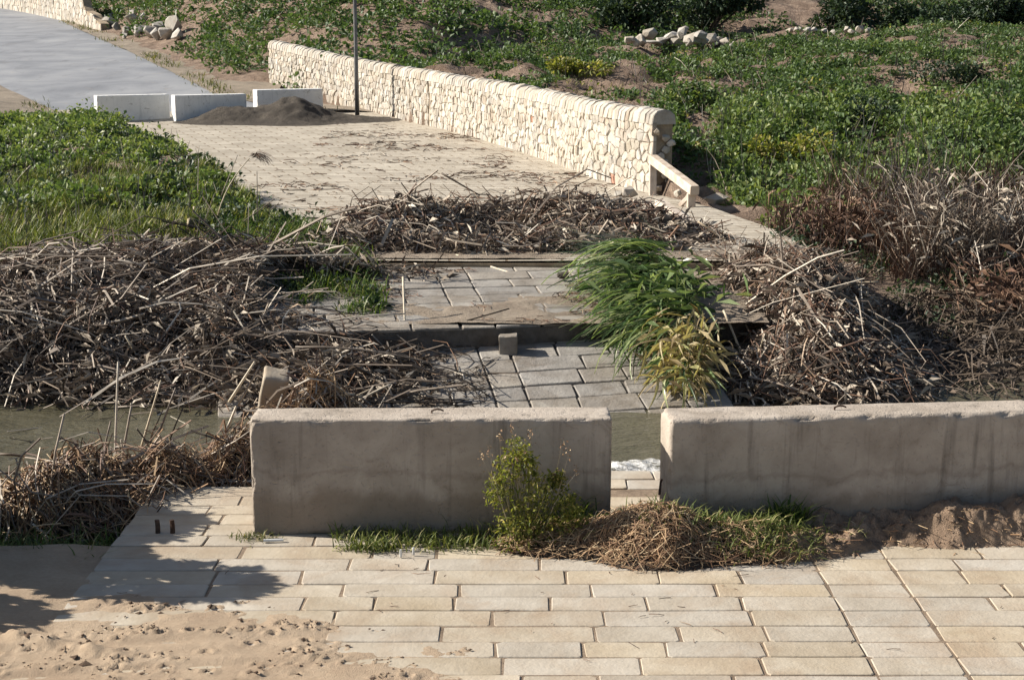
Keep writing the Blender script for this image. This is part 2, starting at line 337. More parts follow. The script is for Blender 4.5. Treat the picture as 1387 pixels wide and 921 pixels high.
def mat_foam():
    m, nt, b, _ = M_nodes('churning_white_water'); n = noise(nt, pos(nt, (1., 1.8, 1.)), 7., 6, .7, .5)
    nt.links.new(ramp(nt, n, [(.38, (.13, .12, .085)), (.56, (.75, .74, .72))]), b.inputs['Base Color'])
    b.inputs['Roughness'].default_value = .15; b.inputs['IOR'].default_value = 1.33
    bump(nt, b, noise(nt, pos(nt), 16., 5, .7), .9, .04); return m
MT['foam'] = mat_foam()

# ------------------------------------------------------------------ terrain
def itp(x, pts): return np.interp(x, [p[0] for p in pts], [p[1] for p in pts])
XL = [(-50, -3.3), (17, -3.3), (25, -3.6), (33, -6.6), (42, -10.4), (52, -14.6), (66, -22.9), (80, -32), (100, -46), (130, -72)]
XRW = [(-50, 6.5), (17, 4.8), (26, 4.6), (30.3, 3.95), (33.4, 3.05), (35.8, 2.15), (42.7, .35), (51, -2.6), (58, -5.9), (66, -10.6), (75, -15.5), (100, -27), (130, -44)]
XRA = [(50, -2.2), (56, -6.5), (58, -9.0), (62, -12.2), (80, -19.9), (97, -27.6), (113, -34.5), (130, -45)]   # asphalt right edge
ZR = [(20, .72), (22, .70), (26, .62), (33, .48), (42, .60), (53.5, .82), (58, 1.05), (66, 1.70), (80, 2.65), (97, 3.85), (113, 5.0), (130, 6.2), (160, 8), (400, 26)]
ZL = [(-50, .3), (6, -.10), (10.8, -.09), (11.3, -.12), (12.5, -.30), (13.8, -.75), (16.6, -.85), (17.6, -.45), (19, -.05), (21, .35), (24, .65), (30, .95), (37, 1.12), (52, 1.15), (60, 1.5), (80, 2.7), (110, 5), (400, 30)]
ZRB = [(-50, 0), (12.9, -.05), (13.8, -.75), (21.5, -.75), (25, -.2), (28, .12), (31, .5), (33, .85), (42, 1.85), (60, 2.9), (75, 3.7), (90, 4.5), (400, 20)]
CREST = [(-60, 40), (-12, 46), (-4, 51), (-.4, 62), (5, 68), (14, 74), (23, 80), (40, 90), (120, 120)]
BEYOND = [(0, 0), (2, -.55), (6, -.45), (12, .75), (20, 2.2), (35, 4.2), (60, 7.5), (120, 14), (300, 30)]
def H(X, Y):
    X = np.asarray(X, float); Y = np.asarray(Y, float)
    xl = itp(Y, XL); xr = np.where(Y > 66, itp(Y, XRA), itp(Y, XRW)); zr = itp(Y, ZR)
    yc = itp(X, CREST)
    zb = itp(np.minimum(Y, yc), ZRB) + np.where(Y > yc, itp(Y-yc, BEYOND), 0)
    zb = zb + (fbm(X*.25, Y*.25, 5)-.5)*1.0*sstep(34, 50, Y) + (fbm(X*.8, Y*.8, 9)-.5)*1.05*sstep(26, 34, Y)
    # eroded hollow past the end of the wall
    zb = zb - .45*np.exp(-(((X-5.2)/1.5)**2+((Y-33.5)/2.0)**2))
    # road side of the hill joins the road level over a few metres beyond the wall's far end
    kt = sstep(55, 66, Y); k = sstep(.5, 13, X-itp(Y, XRA))*kt+(1-kt)
    zb = zr*(1-k)+zb*k
    zl = itp(Y, ZL) + (fbm(X*.7, Y*.7, 21)-.5)*.75*sstep(20, 27, Y)
    zl = np.where(Y > 50, zl*sstep(0, 4, xl-X)+(1-sstep(0, 4, xl-X))*np.minimum(zl, zr+.02), zl)
    zroad = np.where(Y < 13.35, -.14, np.where(Y < 21.2, -.8, zr-.16))
    far = Y > 21.2
    right_edge = np.where(far, xr+.25, 60)
    z = np.where(X < xl-.05, zl, np.where(X > right_edge, zb, zroad))
    # near side right of the paving and the stream under the right-hand debris
    z = np.where((~far) & (X > 6.5), zb, z)
    return z
def stretched(lo, hi, c, d0, g):
    a = [c]; d = d0
    while a[-1] < hi: a.append(a[-1]+d); d *= g
    b = [c]; d = d0
    while b[-1] > lo: b.append(b[-1]-d); d *= g
    return np.array(sorted(set(b[1:]+a)))
ys = [-30., -10, 0, 4]
while ys[-1] < 420: ys.append(ys[-1]+max(.11, .0105*abs(ys[-1]))*(1 if ys[-1] < 130 else 3))
gx = stretched(-260, 260, 0, .12, 1.017)
V, F = grid(gx, np.array(ys), lambda X, Y: H(X, Y)+(fbm(X*2.2, Y*2.2, 31)-.5)*.10*sstep(14, 22, Y))
tag(mesh_np('ground', V, [F], MT['ground'], smooth=True), kind='structure')

# water
wx = np.linspace(-30, 30, 160); wy = np.linspace(12.2, 26, 60)
V, F = grid(wx, wy, lambda X, Y: -.30+(fbm(X*1.5, Y*3, 4)-.5)*.03)
tag(mesh_np('stream_water', V, [F], MT['water'], smooth=True), kind='structure')
V, F = grid(np.linspace(.2, 2.4, 70), np.linspace(13.5, 15.6, 60),
            lambda X, Y: -.36+.12*np.exp(-((Y-14.4)/.6)**2)*np.exp(-((X-1.3)/1.0)**2)+(fbm(X*5, Y*7, 8)-.5)*.16*np.exp(-((Y-14.4)/.7)**2))
tag(mesh_np('rapids_water', V, [F], MT['foam'], smooth=True), kind='structure')

# ------------------------------------------------------------------ near paving, stone by stone
def stone_block(x0, x1, y0, y1, ztop, th, R, jit=.012, bev=.014):
    """worn rectangular paving stone: jittered outline, softened arris"""
    cc = [R.uniform(.006, .03) for _ in range(4)]; xa = x0+(x1-x0)*R.uniform(.3, .7); xb = x0+(x1-x0)*R.uniform(.3, .7)
    o = [(x0+cc[0], y0), (xa, y0), (x1-cc[1], y0), (x1, y0+cc[1]*.7), (x1, y1-cc[2]*.7), (x1-cc[2], y1), (xb, y1), (x0+cc[3], y1), (x0, y1-cc[3]*.7), (x0, y0+cc[0]*.7)]
    n = len(o); o = [(x+R.uniform(-jit, jit), y+R.uniform(-jit, jit)*.7) for x, y in o]
    cx, cy = sum(p[0] for p in o)/n, sum(p[1] for p in o)/n
    tx, ty = R.uniform(-.004, .004), R.uniform(-.006, .006)
    V = [(x, y, ztop-th) for x, y in o]+[(x, y, ztop-bev+tx*(x-cx)+ty*(y-cy)) for x, y in o]
    fx, fy = 1-bev*1.3/max((x1-x0)/2, .05), 1-bev*1.3/max((y1-y0)/2, .05)
    for x, y in o: V.append((cx+(x-cx)*fx, cy+(y-cy)*fy, ztop+tx*(x-cx)+ty*(y-cy)))
    F4 = [(r*n+i, r*n+(i+1) % n, r*n+n+(i+1) % n, r*n+n+i) for r in range(2) for i in range(n)]
    return np.array(V), [np.array(F4), np.array([[2*n+i for i in range(n)]])]
def box_mesh(x0, x1, y0, y1, z0, z1):
    V = [(x, y, z) for z in (z0, z1) for y in (y0, y1) for x in (x0, x1)]
    F = [(0, 2, 3, 1), (4, 5, 7, 6), (0, 1, 5, 4), (2, 6, 7, 3), (0, 4, 6, 2), (1, 3, 7, 5)]
    return np.array(V, float), [np.array(F)]
bedV, bedF = box_mesh(-3.22, 7.2, 4.0, 13.0, -.75, -.0065)
b2V, b2F = box_mesh(-1.2, 7.2, 13.0, 13.48, -.75, -.034)
bag = Bag().add(bedV, bedF).add(b2V, b2F)
road = tag(bag.build('paved_road', MT['joint']), kind='structure')
RP = random.Random(5)
def run(x0, x1, lo, hi, R):
    out = [x0]
    while x1-out[-1] > hi*1.25: out.append(out[-1]+R.uniform(lo, hi))
    if x1-out[-1] > hi: out.append((out[-1]+x1)/2)
    out.append(x1); return out
y = 7.7; row = 0
while y < 13.45:
    d = RP.uniform(.25, .29); xl = -3.3
    if y > 12.95: xl = -1.1
    for (a, b_, lo, hi) in ((xl, 2.4, .5, 1.15), (2.4, 3.0, .7, .7), (3.0, 6.6, .5, 1.1)):
        es = [a, b_] if hi == .7 else run(a-(0 if lo == .7 else 0), b_, lo, hi, RP)
        for i in range(len(es)-1):
            if y > 12.6 and xl < -2 and RP.random() < .12: continue
            g = .009 if hi != .7 else .012
            zt = RP.uniform(-.005, .004)-(.02 if y > 12.9 else 0)
            Vs, Fs = stone_block(es[i]+g, es[i+1]-g, y+.004, y+d-.004, zt, .14, RP, .008, .005)
            centred('paving_stone', Vs, Fs, MT['paving'], road)
    y += d; row += 1

# drifted sand over the left of the near paving, with hoof prints and clods
prints = []
for (px, py, n, sx, sy) in ((210, 905, 26, 50, 16), (130, 850, 8, 40, 8), (215, 822, 16, 30, 7), (300, 822, 8, 26, 6), (180, 858, 9, 30, 4), (330, 850, 16, 36, 6), (470, 890, 16, 36, 10), (590, 910, 14, 40, 10), (420, 845, 12, 50, 10),
                         (60, 895, 20, 60, 12), (530, 870, 8, 60, 16), (130, 880, 12, 60, 8), (560, 862, 7, 60, 8), (300, 890, 10, 80, 16), (400, 905, 12, 80, 12)):
    for _ in range(int(n*.8)):
        p = at_z(R.gauss(px, sx), R.gauss(py, sy), 0); prints.append((p.x, p.y, R.uniform(.015, .032), R.uniform(.018, .04)))
def sand_z(X, Y):
    edge = itp(X, [(-9, 11.9), (-3.6, 11.7), (-3.3, 10.75), (-2.4, 10.45), (-1.5, 10.15), (-.9, 9.75), (-.3, 9.25), (.1, 8.7), (.7, 7.9), (2, 6)])
    m = sstep(-.5, 1.1, edge-Y+(fbm(X*1.6, Y*2.4, 12)-.5)*1.3+(fbm(X*9, Y*9, 17)-.5)*.4)
    z = -.03+.045*m+(fbm(X*1.3, Y*2.2, 33)-.5)*.03*m+(fbm(X*3, Y*9, 13)-.5)*.018*m+(fbm(X*16, Y*16, 14)-.5)*.008*m
    z = z+.05*sstep(-3.2, -4.6, X)*sstep(10.9, 10.0, Y)
    # wheel ruts running toward the left bank
    for o in (0., .55, 1.25):
        c = 9.15+o*.8+.10*(X+2)-.03*(X+2)**2; z = z-.012*np.exp(-((Y-c)/.05)**2)*m+.008*np.exp(-((Y-c-.11)/.05)**2)*m
    # mud rib bottom left
    c = at_z(60, 885, 0); z = z+.07*np.exp(-(((X-c.x-.35)*.34+(Y-c.y)*.94)/.07)**2)*sstep(-2.4, -3.0, X)*fbm(X*9, Y*9, 6)*1.4
    for (x, y_, r, h) in prints:
        s = ((np.abs(X-x) < .2) & (np.abs(Y-y_) < .2))
        if s.any():
            d2 = ((X[s]-x)/1.5)**2+(Y[s]-y_)**2; z[s] += -h*np.exp(-d2/(r*r*.5))*1.0+h*.5*np.exp(-((np.sqrt(d2)-r*1.25)/(r*.4))**2)
    return z
V, F = grid(np.arange(-6.4, 1.4, .025), np.arange(7.6, 11.6, .025), sand_z)
tag(mesh_np('drifted_sand', V, [F], MT['sand'], smooth=True), 'pale tan drifted sand with hoof prints covering the paving', 'sand', kind='stuff')

pc = np.array([(x+R.gauss(0, .04), y_+R.gauss(0, .03)) for (x, y_, r, h) in prints for _ in range(3) if x < -.2]); m = len(pc); Zc = sand_z(pc[:, 0].copy(), pc[:, 1].copy()); r_ = .008*np.exp(NR.normal(0, .5, m))
OCT = np.array([(1, 0, 0), (0, 1, 0), (-1, 0, 0), (0, -1, 0), (.25, .2, .38), (0, 0, -.6)]); OCF = np.array([(0, 1, 4), (1, 2, 4), (2, 3, 4), (3, 0, 4), (1, 0, 5), (2, 1, 5), (3, 2, 5), (0, 3, 5)])
Vp = np.concatenate([pc, Zc[:, None]+.003], 1)[:, None]+OCT[None]*r_[:, None, None]*NR.uniform(.4, 1.7, (m, 6, 1)); Fp = ((np.arange(m)*6)[:, None, None]+OCF[None]).reshape(-1, 3)
tag(Bag().add(Vp.reshape(-1, 3), [Fp], np.repeat(NR.random(m), 6)).build('sand_clods', MT['darkmud']), 'dark damp clods kicked up around the hoof prints', 'clods', kind='stuff')

# ------------------------------------------------------------------ broken crossing slabs
def slab(name, A, yaw, tilt, u0, u1, v1, th, bands, rowd, lo, hi, label, roll=0., seed=1, skip=None):
    """tilted slab carrying paving stones; local u right, v forward along the tilt"""
    R2 = random.Random(seed); cy, sy_ = math.cos(yaw), math.sin(yaw); ct, st = math.cos(tilt), math.sin(tilt)
    U = np.array([cy, sy_, math.tan(roll)]); Vv = np.array([-sy_*ct, cy*ct, st]); Nn = np.cross(U, Vv); Nn /= np.linalg.norm(Nn)
    to = lambda L: np.array(A)+L[:, :1]*U+L[:, 1:2]*Vv+L[:, 2:]*Nn
    root = empty(name, tuple(A), label, 'slab', 'broken paving slabs of the ford')
    cv, cf = box_mesh(u0, u1, 0, v1, -th, -.03)
    centred('slab_core', to(cv), cf, MT['shadecore'], root)
    v = 0
    while v < v1-.12:
        d = min(R2.uniform(rowd*.92, rowd*1.08), v1-v); es = [u0]
        for (a, b_) in bands:
            es += [e for e in run(es[-1], a, lo, hi, R2)[1:]]; es.append(b_)
        es += run(es[-1], u1, lo, hi, R2)[1:]
        for i in range(len(es)-1):
            if skip and skip(es[i], v): continue
            Vs, Fs = stone_block(es[i]+.014, es[i+1]-.014, v+.012, v+d-.012, R2.uniform(-.01, .008), .10, R2, .012, .008)
            centred('paving_stone', to(Vs), Fs, MT['slab'], root)
        v += d
    return root
slab('fallen_paving_slab', (.06, 16.35, -.40), math.radians(9.5), math.radians(11.5), -3.4, 2.7, 2.75, .3, [(-.12, .28)], .42, .55, .9,
     'grey paved slab tilted down into the stream behind the concrete barriers', seed=3, roll=math.radians(1.5))
slab('raised_paving_slab', (-.35, 18.75, .36), math.radians(9.5), math.radians(4.6), -3.4, 3.6, 3.3, .34, [(-.30, .15)], .42, .55, 1.0,
     'level paved slab between the tilted slab and the far paved road', seed=8)
# far paving sheet with road coordinates
def road_strip(name, ysr, fl, fr, nz, mat, nu=24, dz=0., uvrot=None):
    V = []; UV = []; s = 0; prev = None
    for yy in ysr:
        a, b_ = fl(yy), fr(yy); c = (a+b_)/2
        if prev is not None: s += math.hypot(yy-prev[1], c-prev[0])
        prev = (c, yy)
        for i in range(nu+1):
            t = i/nu; x = a+(b_-a)*t
            V.append((x, yy+(t-.5)*0, nz(x, yy)+dz)); UV.append((x-c, s))
    n = nu+1; F = [(j*n+i, j*n+i+1, (j+1)*n+i+1, (j+1)*n+i) for j in range(len(ysr)-1) for i in range(nu)]
    return mesh_np(name, V, [np.array(F)], mat, smooth=True, uv=np.array(UV))
zroadf = lambda x, y: float(itp(y, ZR))+(float(fbm(x*.7, y*.7, 2))-.5)*.035
o = road_strip('far_paved_road', np.concatenate([np.arange(22.05, 34, .25), np.arange(34, 57.6, .5)]), lambda y: float(itp(y, XL))-.6, lambda y: float(itp(y, XRW))+.1, zroadf, MT['farpave'], 36)
tag(o, kind='structure')
V, F = box_mesh(-4.2, 4.6, 22.02, 22.3, .0, .665)
centred('road_edge', V, F, MT['mortar'], o)
o = road_strip('asphalt_road', np.arange(55.0, 150, 1.), lambda y: float(itp(y, XL))-.1, lambda y: float(itp(y, XRA)), lambda x, y: float(itp(y, ZR))-.02+.03*sstep(55, 58, y), MT['asphalt'], 20)
tag(o, kind='structure')
o = road_strip('dirt_verge', np.arange(56.5, 140, 1.), lambda y: float(itp(y, XRA))-.15, lambda y: float(itp(y, XRA))+2.6+.8*math.sin(y*.7), lambda x, y: float(itp(y, ZR))+.05+(float(fbm(x*1.5, y*1.5, 3))-.5)*.16, MT['verge'], 10)
tag(o, kind='structure')
o = road_strip('sandy_verge', np.arange(50, 120, 1.), lambda y: float(itp(y, XL))-3.2-.5*math.sin(y), lambda y: float(itp(y, XL))+.08, lambda x, y: max(float(itp(y, ZR)), float(H(x, y)))+.03+(float(fbm(x*1.5, y*1.5, 3))-.5)*.08, MT['verge'], 10)
tag(o, kind='structure')

# ------------------------------------------------------------------ concrete barriers
def rounded_box(L, T, Hh, r, seed, cuts=(90, 10, 30), rough=.0022, chip=.05):
    def axis(a, n): return np.array(sorted(set([0, r*.3, r*.65, r]+list(np.linspace(r, a-r, n))+[a-r*.65, a-r*.3, a])))-a/2
    ax, ay, az = axis(L, cuts[0]), axis(T, cuts[1]), axis(Hh, cuts[2])
    Vs = []; Fs = []; n0 = 0
    for fix, u, v, const in ((0, ay, az, -L/2), (0, ay, az, L/2), (1, ax, az, -T/2), (1, ax, az, T/2), (2, ax, ay, -Hh/2), (2, ax, ay, Hh/2)):
        A, B = np.meshgrid(u, v); C = np.full_like(A, const)
        P = {0: (C, A, B), 1: (A, C, B), 2: (A, B, C)}[fix]; P = np.stack(P, -1).reshape(-1, 3)
        nu = len(u); i, j = np.meshgrid(np.arange(nu-1), np.arange(len(v)-1)); a = (j*nu+i).ravel()
        f = np.stack([a, a+1, a+nu+1, a+nu], -1)
        if (const > 0) == (fix == 1): f = f[:, ::-1]
        Vs.append(P); Fs.append(f+n0); n0 += len(P)
    P = np.concatenate(Vs); F = np.concatenate(Fs)
    inner = np.array([L/2-r, T/2-r, Hh/2-r]); q = np.clip(P, -inner, inner); d = P-q; n = unit(d)
    P = q+n*r
    nz = np.array([mnoise.fractal(Vector(p*3.5)+Vector((seed*5, 0, 0)), 1., 2., 4) for p in P])
    edge = (np.sum(np.abs(d) > r*.2, axis=1) >= 2)
    P = P+n*(nz*rough*np.where(edge, 2.6, 1.))[:, None]
    n2 = np.array([mnoise.fractal(Vector(p*8.)+Vector((seed*3, 7, 0)), 1., 2., 3) for p in P])
    P = P-n*(np.where(edge, np.maximum(0, n2-.12)*chip, 0))[:, None]
    P[:, 2] += Hh/2
    return P, [F]
def barrier(name, corner, length, thick, height, yaw, mat, label, group, seed, sink=.0, r=.022):
    """corner = left front bottom corner on the ground"""
    P, F = rounded_box(length, thick, height, r, seed)
    c, s = math.cos(yaw), math.sin(yaw)
    o = mesh_np(name, P, F, mat, smooth=True)
    o.location = (corner[0]+c*length/2-s*thick/2, corner[1]+s*length/2+c*thick/2, corner[2]-sink); o.rotation_euler = (0, 0, yaw)
    tag(o, label, 'barrier', group)
    return o
def lug(parent, x, y, z, k):
    V, Fs, _ = tubes([(x-.05, y, z-.03), (x-.05, y, z+.02)], [(x-.05, y, z+.025), (x+.05, y, z+.02)], .008, .008, np.array([(0, 0, 0), (0, 0, .015)]), 6, 4)
    mesh_np('lifting_loop', V, Fs, MT['rust'], parent)
g = 'concrete barriers across the near paving'
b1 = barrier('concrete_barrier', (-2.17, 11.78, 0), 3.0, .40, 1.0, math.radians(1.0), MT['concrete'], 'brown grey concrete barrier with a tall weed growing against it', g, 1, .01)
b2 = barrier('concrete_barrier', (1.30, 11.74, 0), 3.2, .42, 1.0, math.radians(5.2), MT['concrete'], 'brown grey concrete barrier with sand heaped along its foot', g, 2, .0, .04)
lug(b1, .05, 0, 1.0, 0); lug(b2, -.1, 0, 1.0, 0)
g = 'white barriers closing the far road'
def gz(x, y): return float(itp(y, ZR))
yaw = math.radians(28)
for i, (px, py, lab, ww) in enumerate(((133, 162, 'white painted concrete barrier standing clear of the dirt mound', 2.6), (238, 160, 'white painted concrete barrier half hidden by the dirt mound, between two others', 2.65), (349, 153, 'white painted concrete barrier beside the lamp post, mostly behind the mound', 2.6))):
    p = at_y(px, py, (53.2, 53.4, 55.5)[i]); z = gz(p.x, p.y)
    q = at_z(px, py, z); 
    barrier('white_barrier', (p.x, p.y, z), ww, .5, .95, yaw, MT['white_concrete'], lab, g, 5+i, .03)

# small cube of stone left standing at the break
cs = at_y(688, 455, 18.62)
Vs, Fs = rounded_box(.24, .2, .26, .015, 31, (4, 4, 4), .01); Vs = Vs+np.array([cs.x, cs.y, .02])
tag(centred('kerb_block', Vs, Fs, MT['slab']), 'small square stone block stuck at the edge between both slabs', 'stone block')

# ------------------------------------------------------------------ rubble walls
def smooth_path(pts, step=.1):
    P = [Vector(p) for p in pts]; out = []
    for i in range(len(P)-1):
        p0 = P[max(i-1, 0)]; p1 = P[i]; p2 = P[i+1]; p3 = P[min(i+2, len(P)-1)]; n = max(2, int((p2-p1).length/step))
        for k in range(n):
            t = k/n; out.append(.5*((2*p1)+(p2-p0)*t+(2*p0-5*p1+4*p2-p3)*t*t+(3*p1-p0-3*p2+p3)*t**3))
    out.append(P[-1]); return np.array([tuple(p) for p in out])
def clip_poly(poly, a, b):
    """keep the side of the bisector nearer to a"""
    mx, my = (a[0]+b[0])/2, (a[1]+b[1])/2; nx, ny = b[0]-a[0], b[1]-a[1]; out = []
    for i in range(len(poly)):
        p, q = poly[i], poly[(i+1) % len(poly)]; dp = (p[0]-mx)*nx+(p[1]-my)*ny; dq = (q[0]-mx)*nx+(q[1]-my)*ny
        if dp <= 0: out.append(p)
        if (dp < 0) != (dq < 0) and dp != dq:
            t = dp/(dp-dq); out.append((p[0]+(q[0]-p[0])*t, p[1]+(q[1]-p[1])*t))
    return out
def rubble_wall(name, path, height, thick, label, cell=(.23, .25), coping=True, seed=2, indiv=300, crack=None, both=False, top_fn=None):
    R2 = random.Random(seed); P = smooth_path(path); seg = np.linalg.norm(np.diff(P[:, :2], axis=0), axis=1); S = np.concatenate([[0], np.cumsum(seg)]); L = S[-1]
    T = unit(np.gradient(P, axis=0)); Nn = np.stack([-T[:, 1], T[:, 0], 0*T[:, 0]], -1); Nn = unit(Nn)
    def to(s, v, d):
        s = np.asarray(s, float); base = np.stack([np.interp(s, S, P[:, k]) for k in range(3)], -1); n = np.stack([np.interp(s, S, Nn[:, k]) for k in range(3)], -1)
        return base+n*np.asarray(d)[..., None]+np.array([0, 0, 1.])*np.asarray(v)[..., None]
    root = empty(name, tuple(P[0]), label, 'wall')
    hb = height-(.27 if coping else 0)
    tf = top_fn or (lambda s: hb)
    n = max(4, int(L/.5)); ss = np.linspace(.06, L-.06, n); V = []
    for s in ss:
        V += list(to([s]*4, [-.25, tf(s)-.02, tf(s)-.02, -.25], [-.03, -.03, -thick+.03, -thick+.03]))
    F = [(4*i+k, 4*i+(k+1) % 4, 4*i+4+(k+1) % 4, 4*i+4+k) for i in range(n-1) for k in range(4)]+[(3, 2, 1, 0), (4*n-4, 4*n-3, 4*n-2, 4*n-1)]
    centred('wall_core', V, [np.array(F)], MT['mortar'], root)
    cw, ch = cell; rows = int(hb/ch)+1; seeds = []; idx = {}
    for r in range(rows):
        for c in range(int(L/cw)+1):
            idx[(r, c)] = len(seeds)
            seeds.append(((c+.5+.5*(r % 2)-.25+R2.uniform(-.36, .36))*cw, (r+.5+R2.uniform(-.34, .34))*hb/rows))
    stones = []
    for (r, c), i in idx.items():
        a = seeds[i]
        if a[0] < 0 or a[0] > L or a[1] > tf(a[0]): continue
        poly = [(max(0, a[0]-1), -.12), (min(L, a[0]+1), -.12), (min(L, a[0]+1), tf(a[0])), (max(0, a[0]-1), tf(a[0]))]
        for dr in (-2, -1, 0, 1, 2):
            for dc in (-2, -1, 0, 1, 2):
                j = idx.get((r+dr, c+dc))
                if j is not None and j != i: poly = clip_poly(poly, a, seeds[j])
        if crack: 
            k = crack+(.05*math.sin(a[1]*5))
            poly = [((min(x, k-.07) if a[0] < k else max(x, k+.07)), y) for x, y in poly]
        if len(poly) < 3: continue
        cx = sum(p[0] for p in poly)/len(poly); cy = sum(p[1] for p in poly)/len(poly)
        poly = [(cx+(x-cx)*.94, cy+(y-cy)*.94) for x, y in poly]
        stones.append((a, poly, cx, cy))
    def geo(st, back=False):
        a, poly, cx, cy = st; k = len(poly); pr = R2.uniform(.0, .035); s = np.array([p[0] for p in poly]); v = np.array([p[1] for p in poly])
        j = np.array([R2.uniform(-.012, .012) for _ in poly]); f = .82
        ring0 = to(s, v, np.full(k, -.09)); ring1 = to(s, v, np.full(k, pr-.02)+j); ring2 = to(cx+(s-cx)*f, cy+(v-cy)*f, np.full(k, pr-.006)+j*2.0)
        Vv = np.concatenate([ring0, ring1, ring2]); q = [(r*k+i, r*k+(i+1) % k, (r+1)*k+(i+1) % k, (r+1)*k+i) for r in range(2) for i in range(k)]
        return Vv, np.array(q), [2*k+i for i in range(k)]
    bag = Bag(); far = 0
    stones.sort(key=lambda t: t[2])
    for i, st in enumerate(stones):
        Vv, q, top = geo(st)
        q = q[:, ::-1]; top = top[::-1]
        if i < indiv: centred('stone', Vv, [q, np.array([top])], MT['red'] if R2.random() < .004 else MT['wall'], root)
        else:
            bag.add(Vv, [q, np.array([top])], np.full(len(Vv), R2.random())); far += 1
    if far:
        o = bag.build('stone_facing', MT['wall'], None); o.parent = root; o.location = -Vector(root.location); o['kind'] = 'stuff'
    if coping:
        s = .0
        while s < L-.1:
            w = R2.uniform(.17, .30); e = min(s+w, L)-.012; k = 7; Vv = []; lift = R2.uniform(-.02, .02); hgt = .30+R2.uniform(-.02, .03)
            for se, sc in ((s+.004, .93), (s+.03, 1.), (e-.03, 1.), (e-.002, .94)):
                an = np.linspace(0, math.pi, k); d = -thick/2+np.cos(an)*(thick/2+.04)*sc+np.array([R2.uniform(-.008, .008) for _ in an]); v = hb-.02+lift+np.sin(an)**.75*hgt*sc
                v[0] -= .03; v[-1] -= .03
                Vv.append(to(np.full(k, se)+np.array([R2.uniform(-.012, .012) for _ in an]), v, d))
            Vv = np.concatenate(Vv)
            q = [(r*k+i, r*k+i+1, (r+1)*k+i+1, (r+1)*k+i) for r in range(3) for i in range(k-1)]+[(r*k+k-1, r*k, (r+1)*k, (r+1)*k+k-1) for r in range(3)]
            centred('coping_stone', Vv, [np.array(q), np.array([list(range(k))[::-1], [3*k+i for i in range(k)]])], MT['wall'], root)
            s += w
    return root, to, L
wp = [(3.15, 33.2), (2.1, 35.9), (.3, 42.7), (-2.65, 51), (-6.0, 58), (-10.7, 66)]
wall, wto, wL = rubble_wall('rubble_wall', [(x, y, float(itp(y, ZR))-.03) for x, y in wp], 1.88, .55, 'long cream rubble stone wall with rounded coping beside the far paved road', crack=19.3)
# loose stones closing the broken end of the wall
for k in range(10):
    s0 = R.uniform(-.10, .0); hh = .15+k*.14; dd = -.1-.36*R.random()
    p = wto([s0], [hh], [dd])[0]
    bm = bmesh.new()
    for _ in range(14):
        v = Vector((R.gauss(0, 1), R.gauss(0, 1), R.gauss(0, 1))).normalized(); bm.verts.new((v.x*.11, v.y*.09, v.z*.1))
    bmesh.ops.convex_hull(bm, input=bm.verts); bmesh.ops.delete(bm, geom=[v for v in bm.verts if not v.link_faces], context='VERTS')
    me = bpy.data.meshes.new('end_stone'); bm.to_mesh(me); bm.free(); me.materials.append(MT['wall']); o = bpy.data.objects.new('end_stone', me); COL.objects.link(o); o.parent = wall; o.location = Vector(p)-wall.location
w2 = [(-26.3, 96.5), (-31.5, 106), (-39, 118), (-48, 130)]
rubble_wall('collapsed_wall', [(x, y, float(itp(y, ZR))+.0) for x, y in w2], 2.3, .6, 'cream stone wall with a collapsed end beside the asphalt road', (.5, .42), False, 6, 60, None, top_fn=lambda s: float(np.interp(s, [0, 1.6, 2.0, 4.5, 5.2, 50], [.5, .7, .95, 1.1, 2.3, 2.4])))

# ------------------------------------------------------------------ boulders and stone heaps
def rock(name, loc, r, label, group=None, mat='rock', flat=.75, seed=None, n=13):
    bm = bmesh.new(); RR = random.Random(seed if seed is not None else R.random())
    sx, sy, sz = r*RR.uniform(.8, 1.3), r*RR.uniform(.7, 1.1), r*flat*RR.uniform(.8, 1.15)
    for _ in range(n):
        v = Vector((RR.gauss(0, 1), RR.gauss(0, 1), RR.gauss(0, 1))).normalized(); bm.verts.new((v.x*sx, v.y*sy, v.z*sz))
    bmesh.ops.convex_hull(bm, input=bm.verts); bmesh.ops.delete(bm, geom=[v for v in bm.verts if not v.link_faces], context='VERTS')
    bmesh.ops.bevel(bm, geom=list(bm.edges), offset=r*.04, segments=1, affect='EDGES', profile=.6)
    zmin = min(v.co.z for v in bm.verts)
    for v in bm.verts: v.co.z -= zmin
    me = bpy.data.meshes.new(name); bm.to_mesh(me); bm.free(); me.materials.append(MT[mat])
    o = bpy.data.objects.new(name, me); COL.objects.link(o); o.location = loc; o.rotation_euler = (0, 0, RR.uniform(0, 6.28))
    return tag(o, label, 'boulder', group)
def hz(x, y): return float(H(x, y))
def ground_hit(px, py, y0=20., y1=130., lift=0.):
    """first terrain point along a pixel's ray"""
    x, yv, u = ray(px, py); Y = np.arange(y0, y1, .1); D = Y/yv; Z = CAM_H+u*D; g_ = H(x*D, Y)+lift
    k = np.argmax(Z <= g_) if (Z <= g_).any() else len(Y)-1
    return Vector((x*D[k], Y[k], g_[k]))
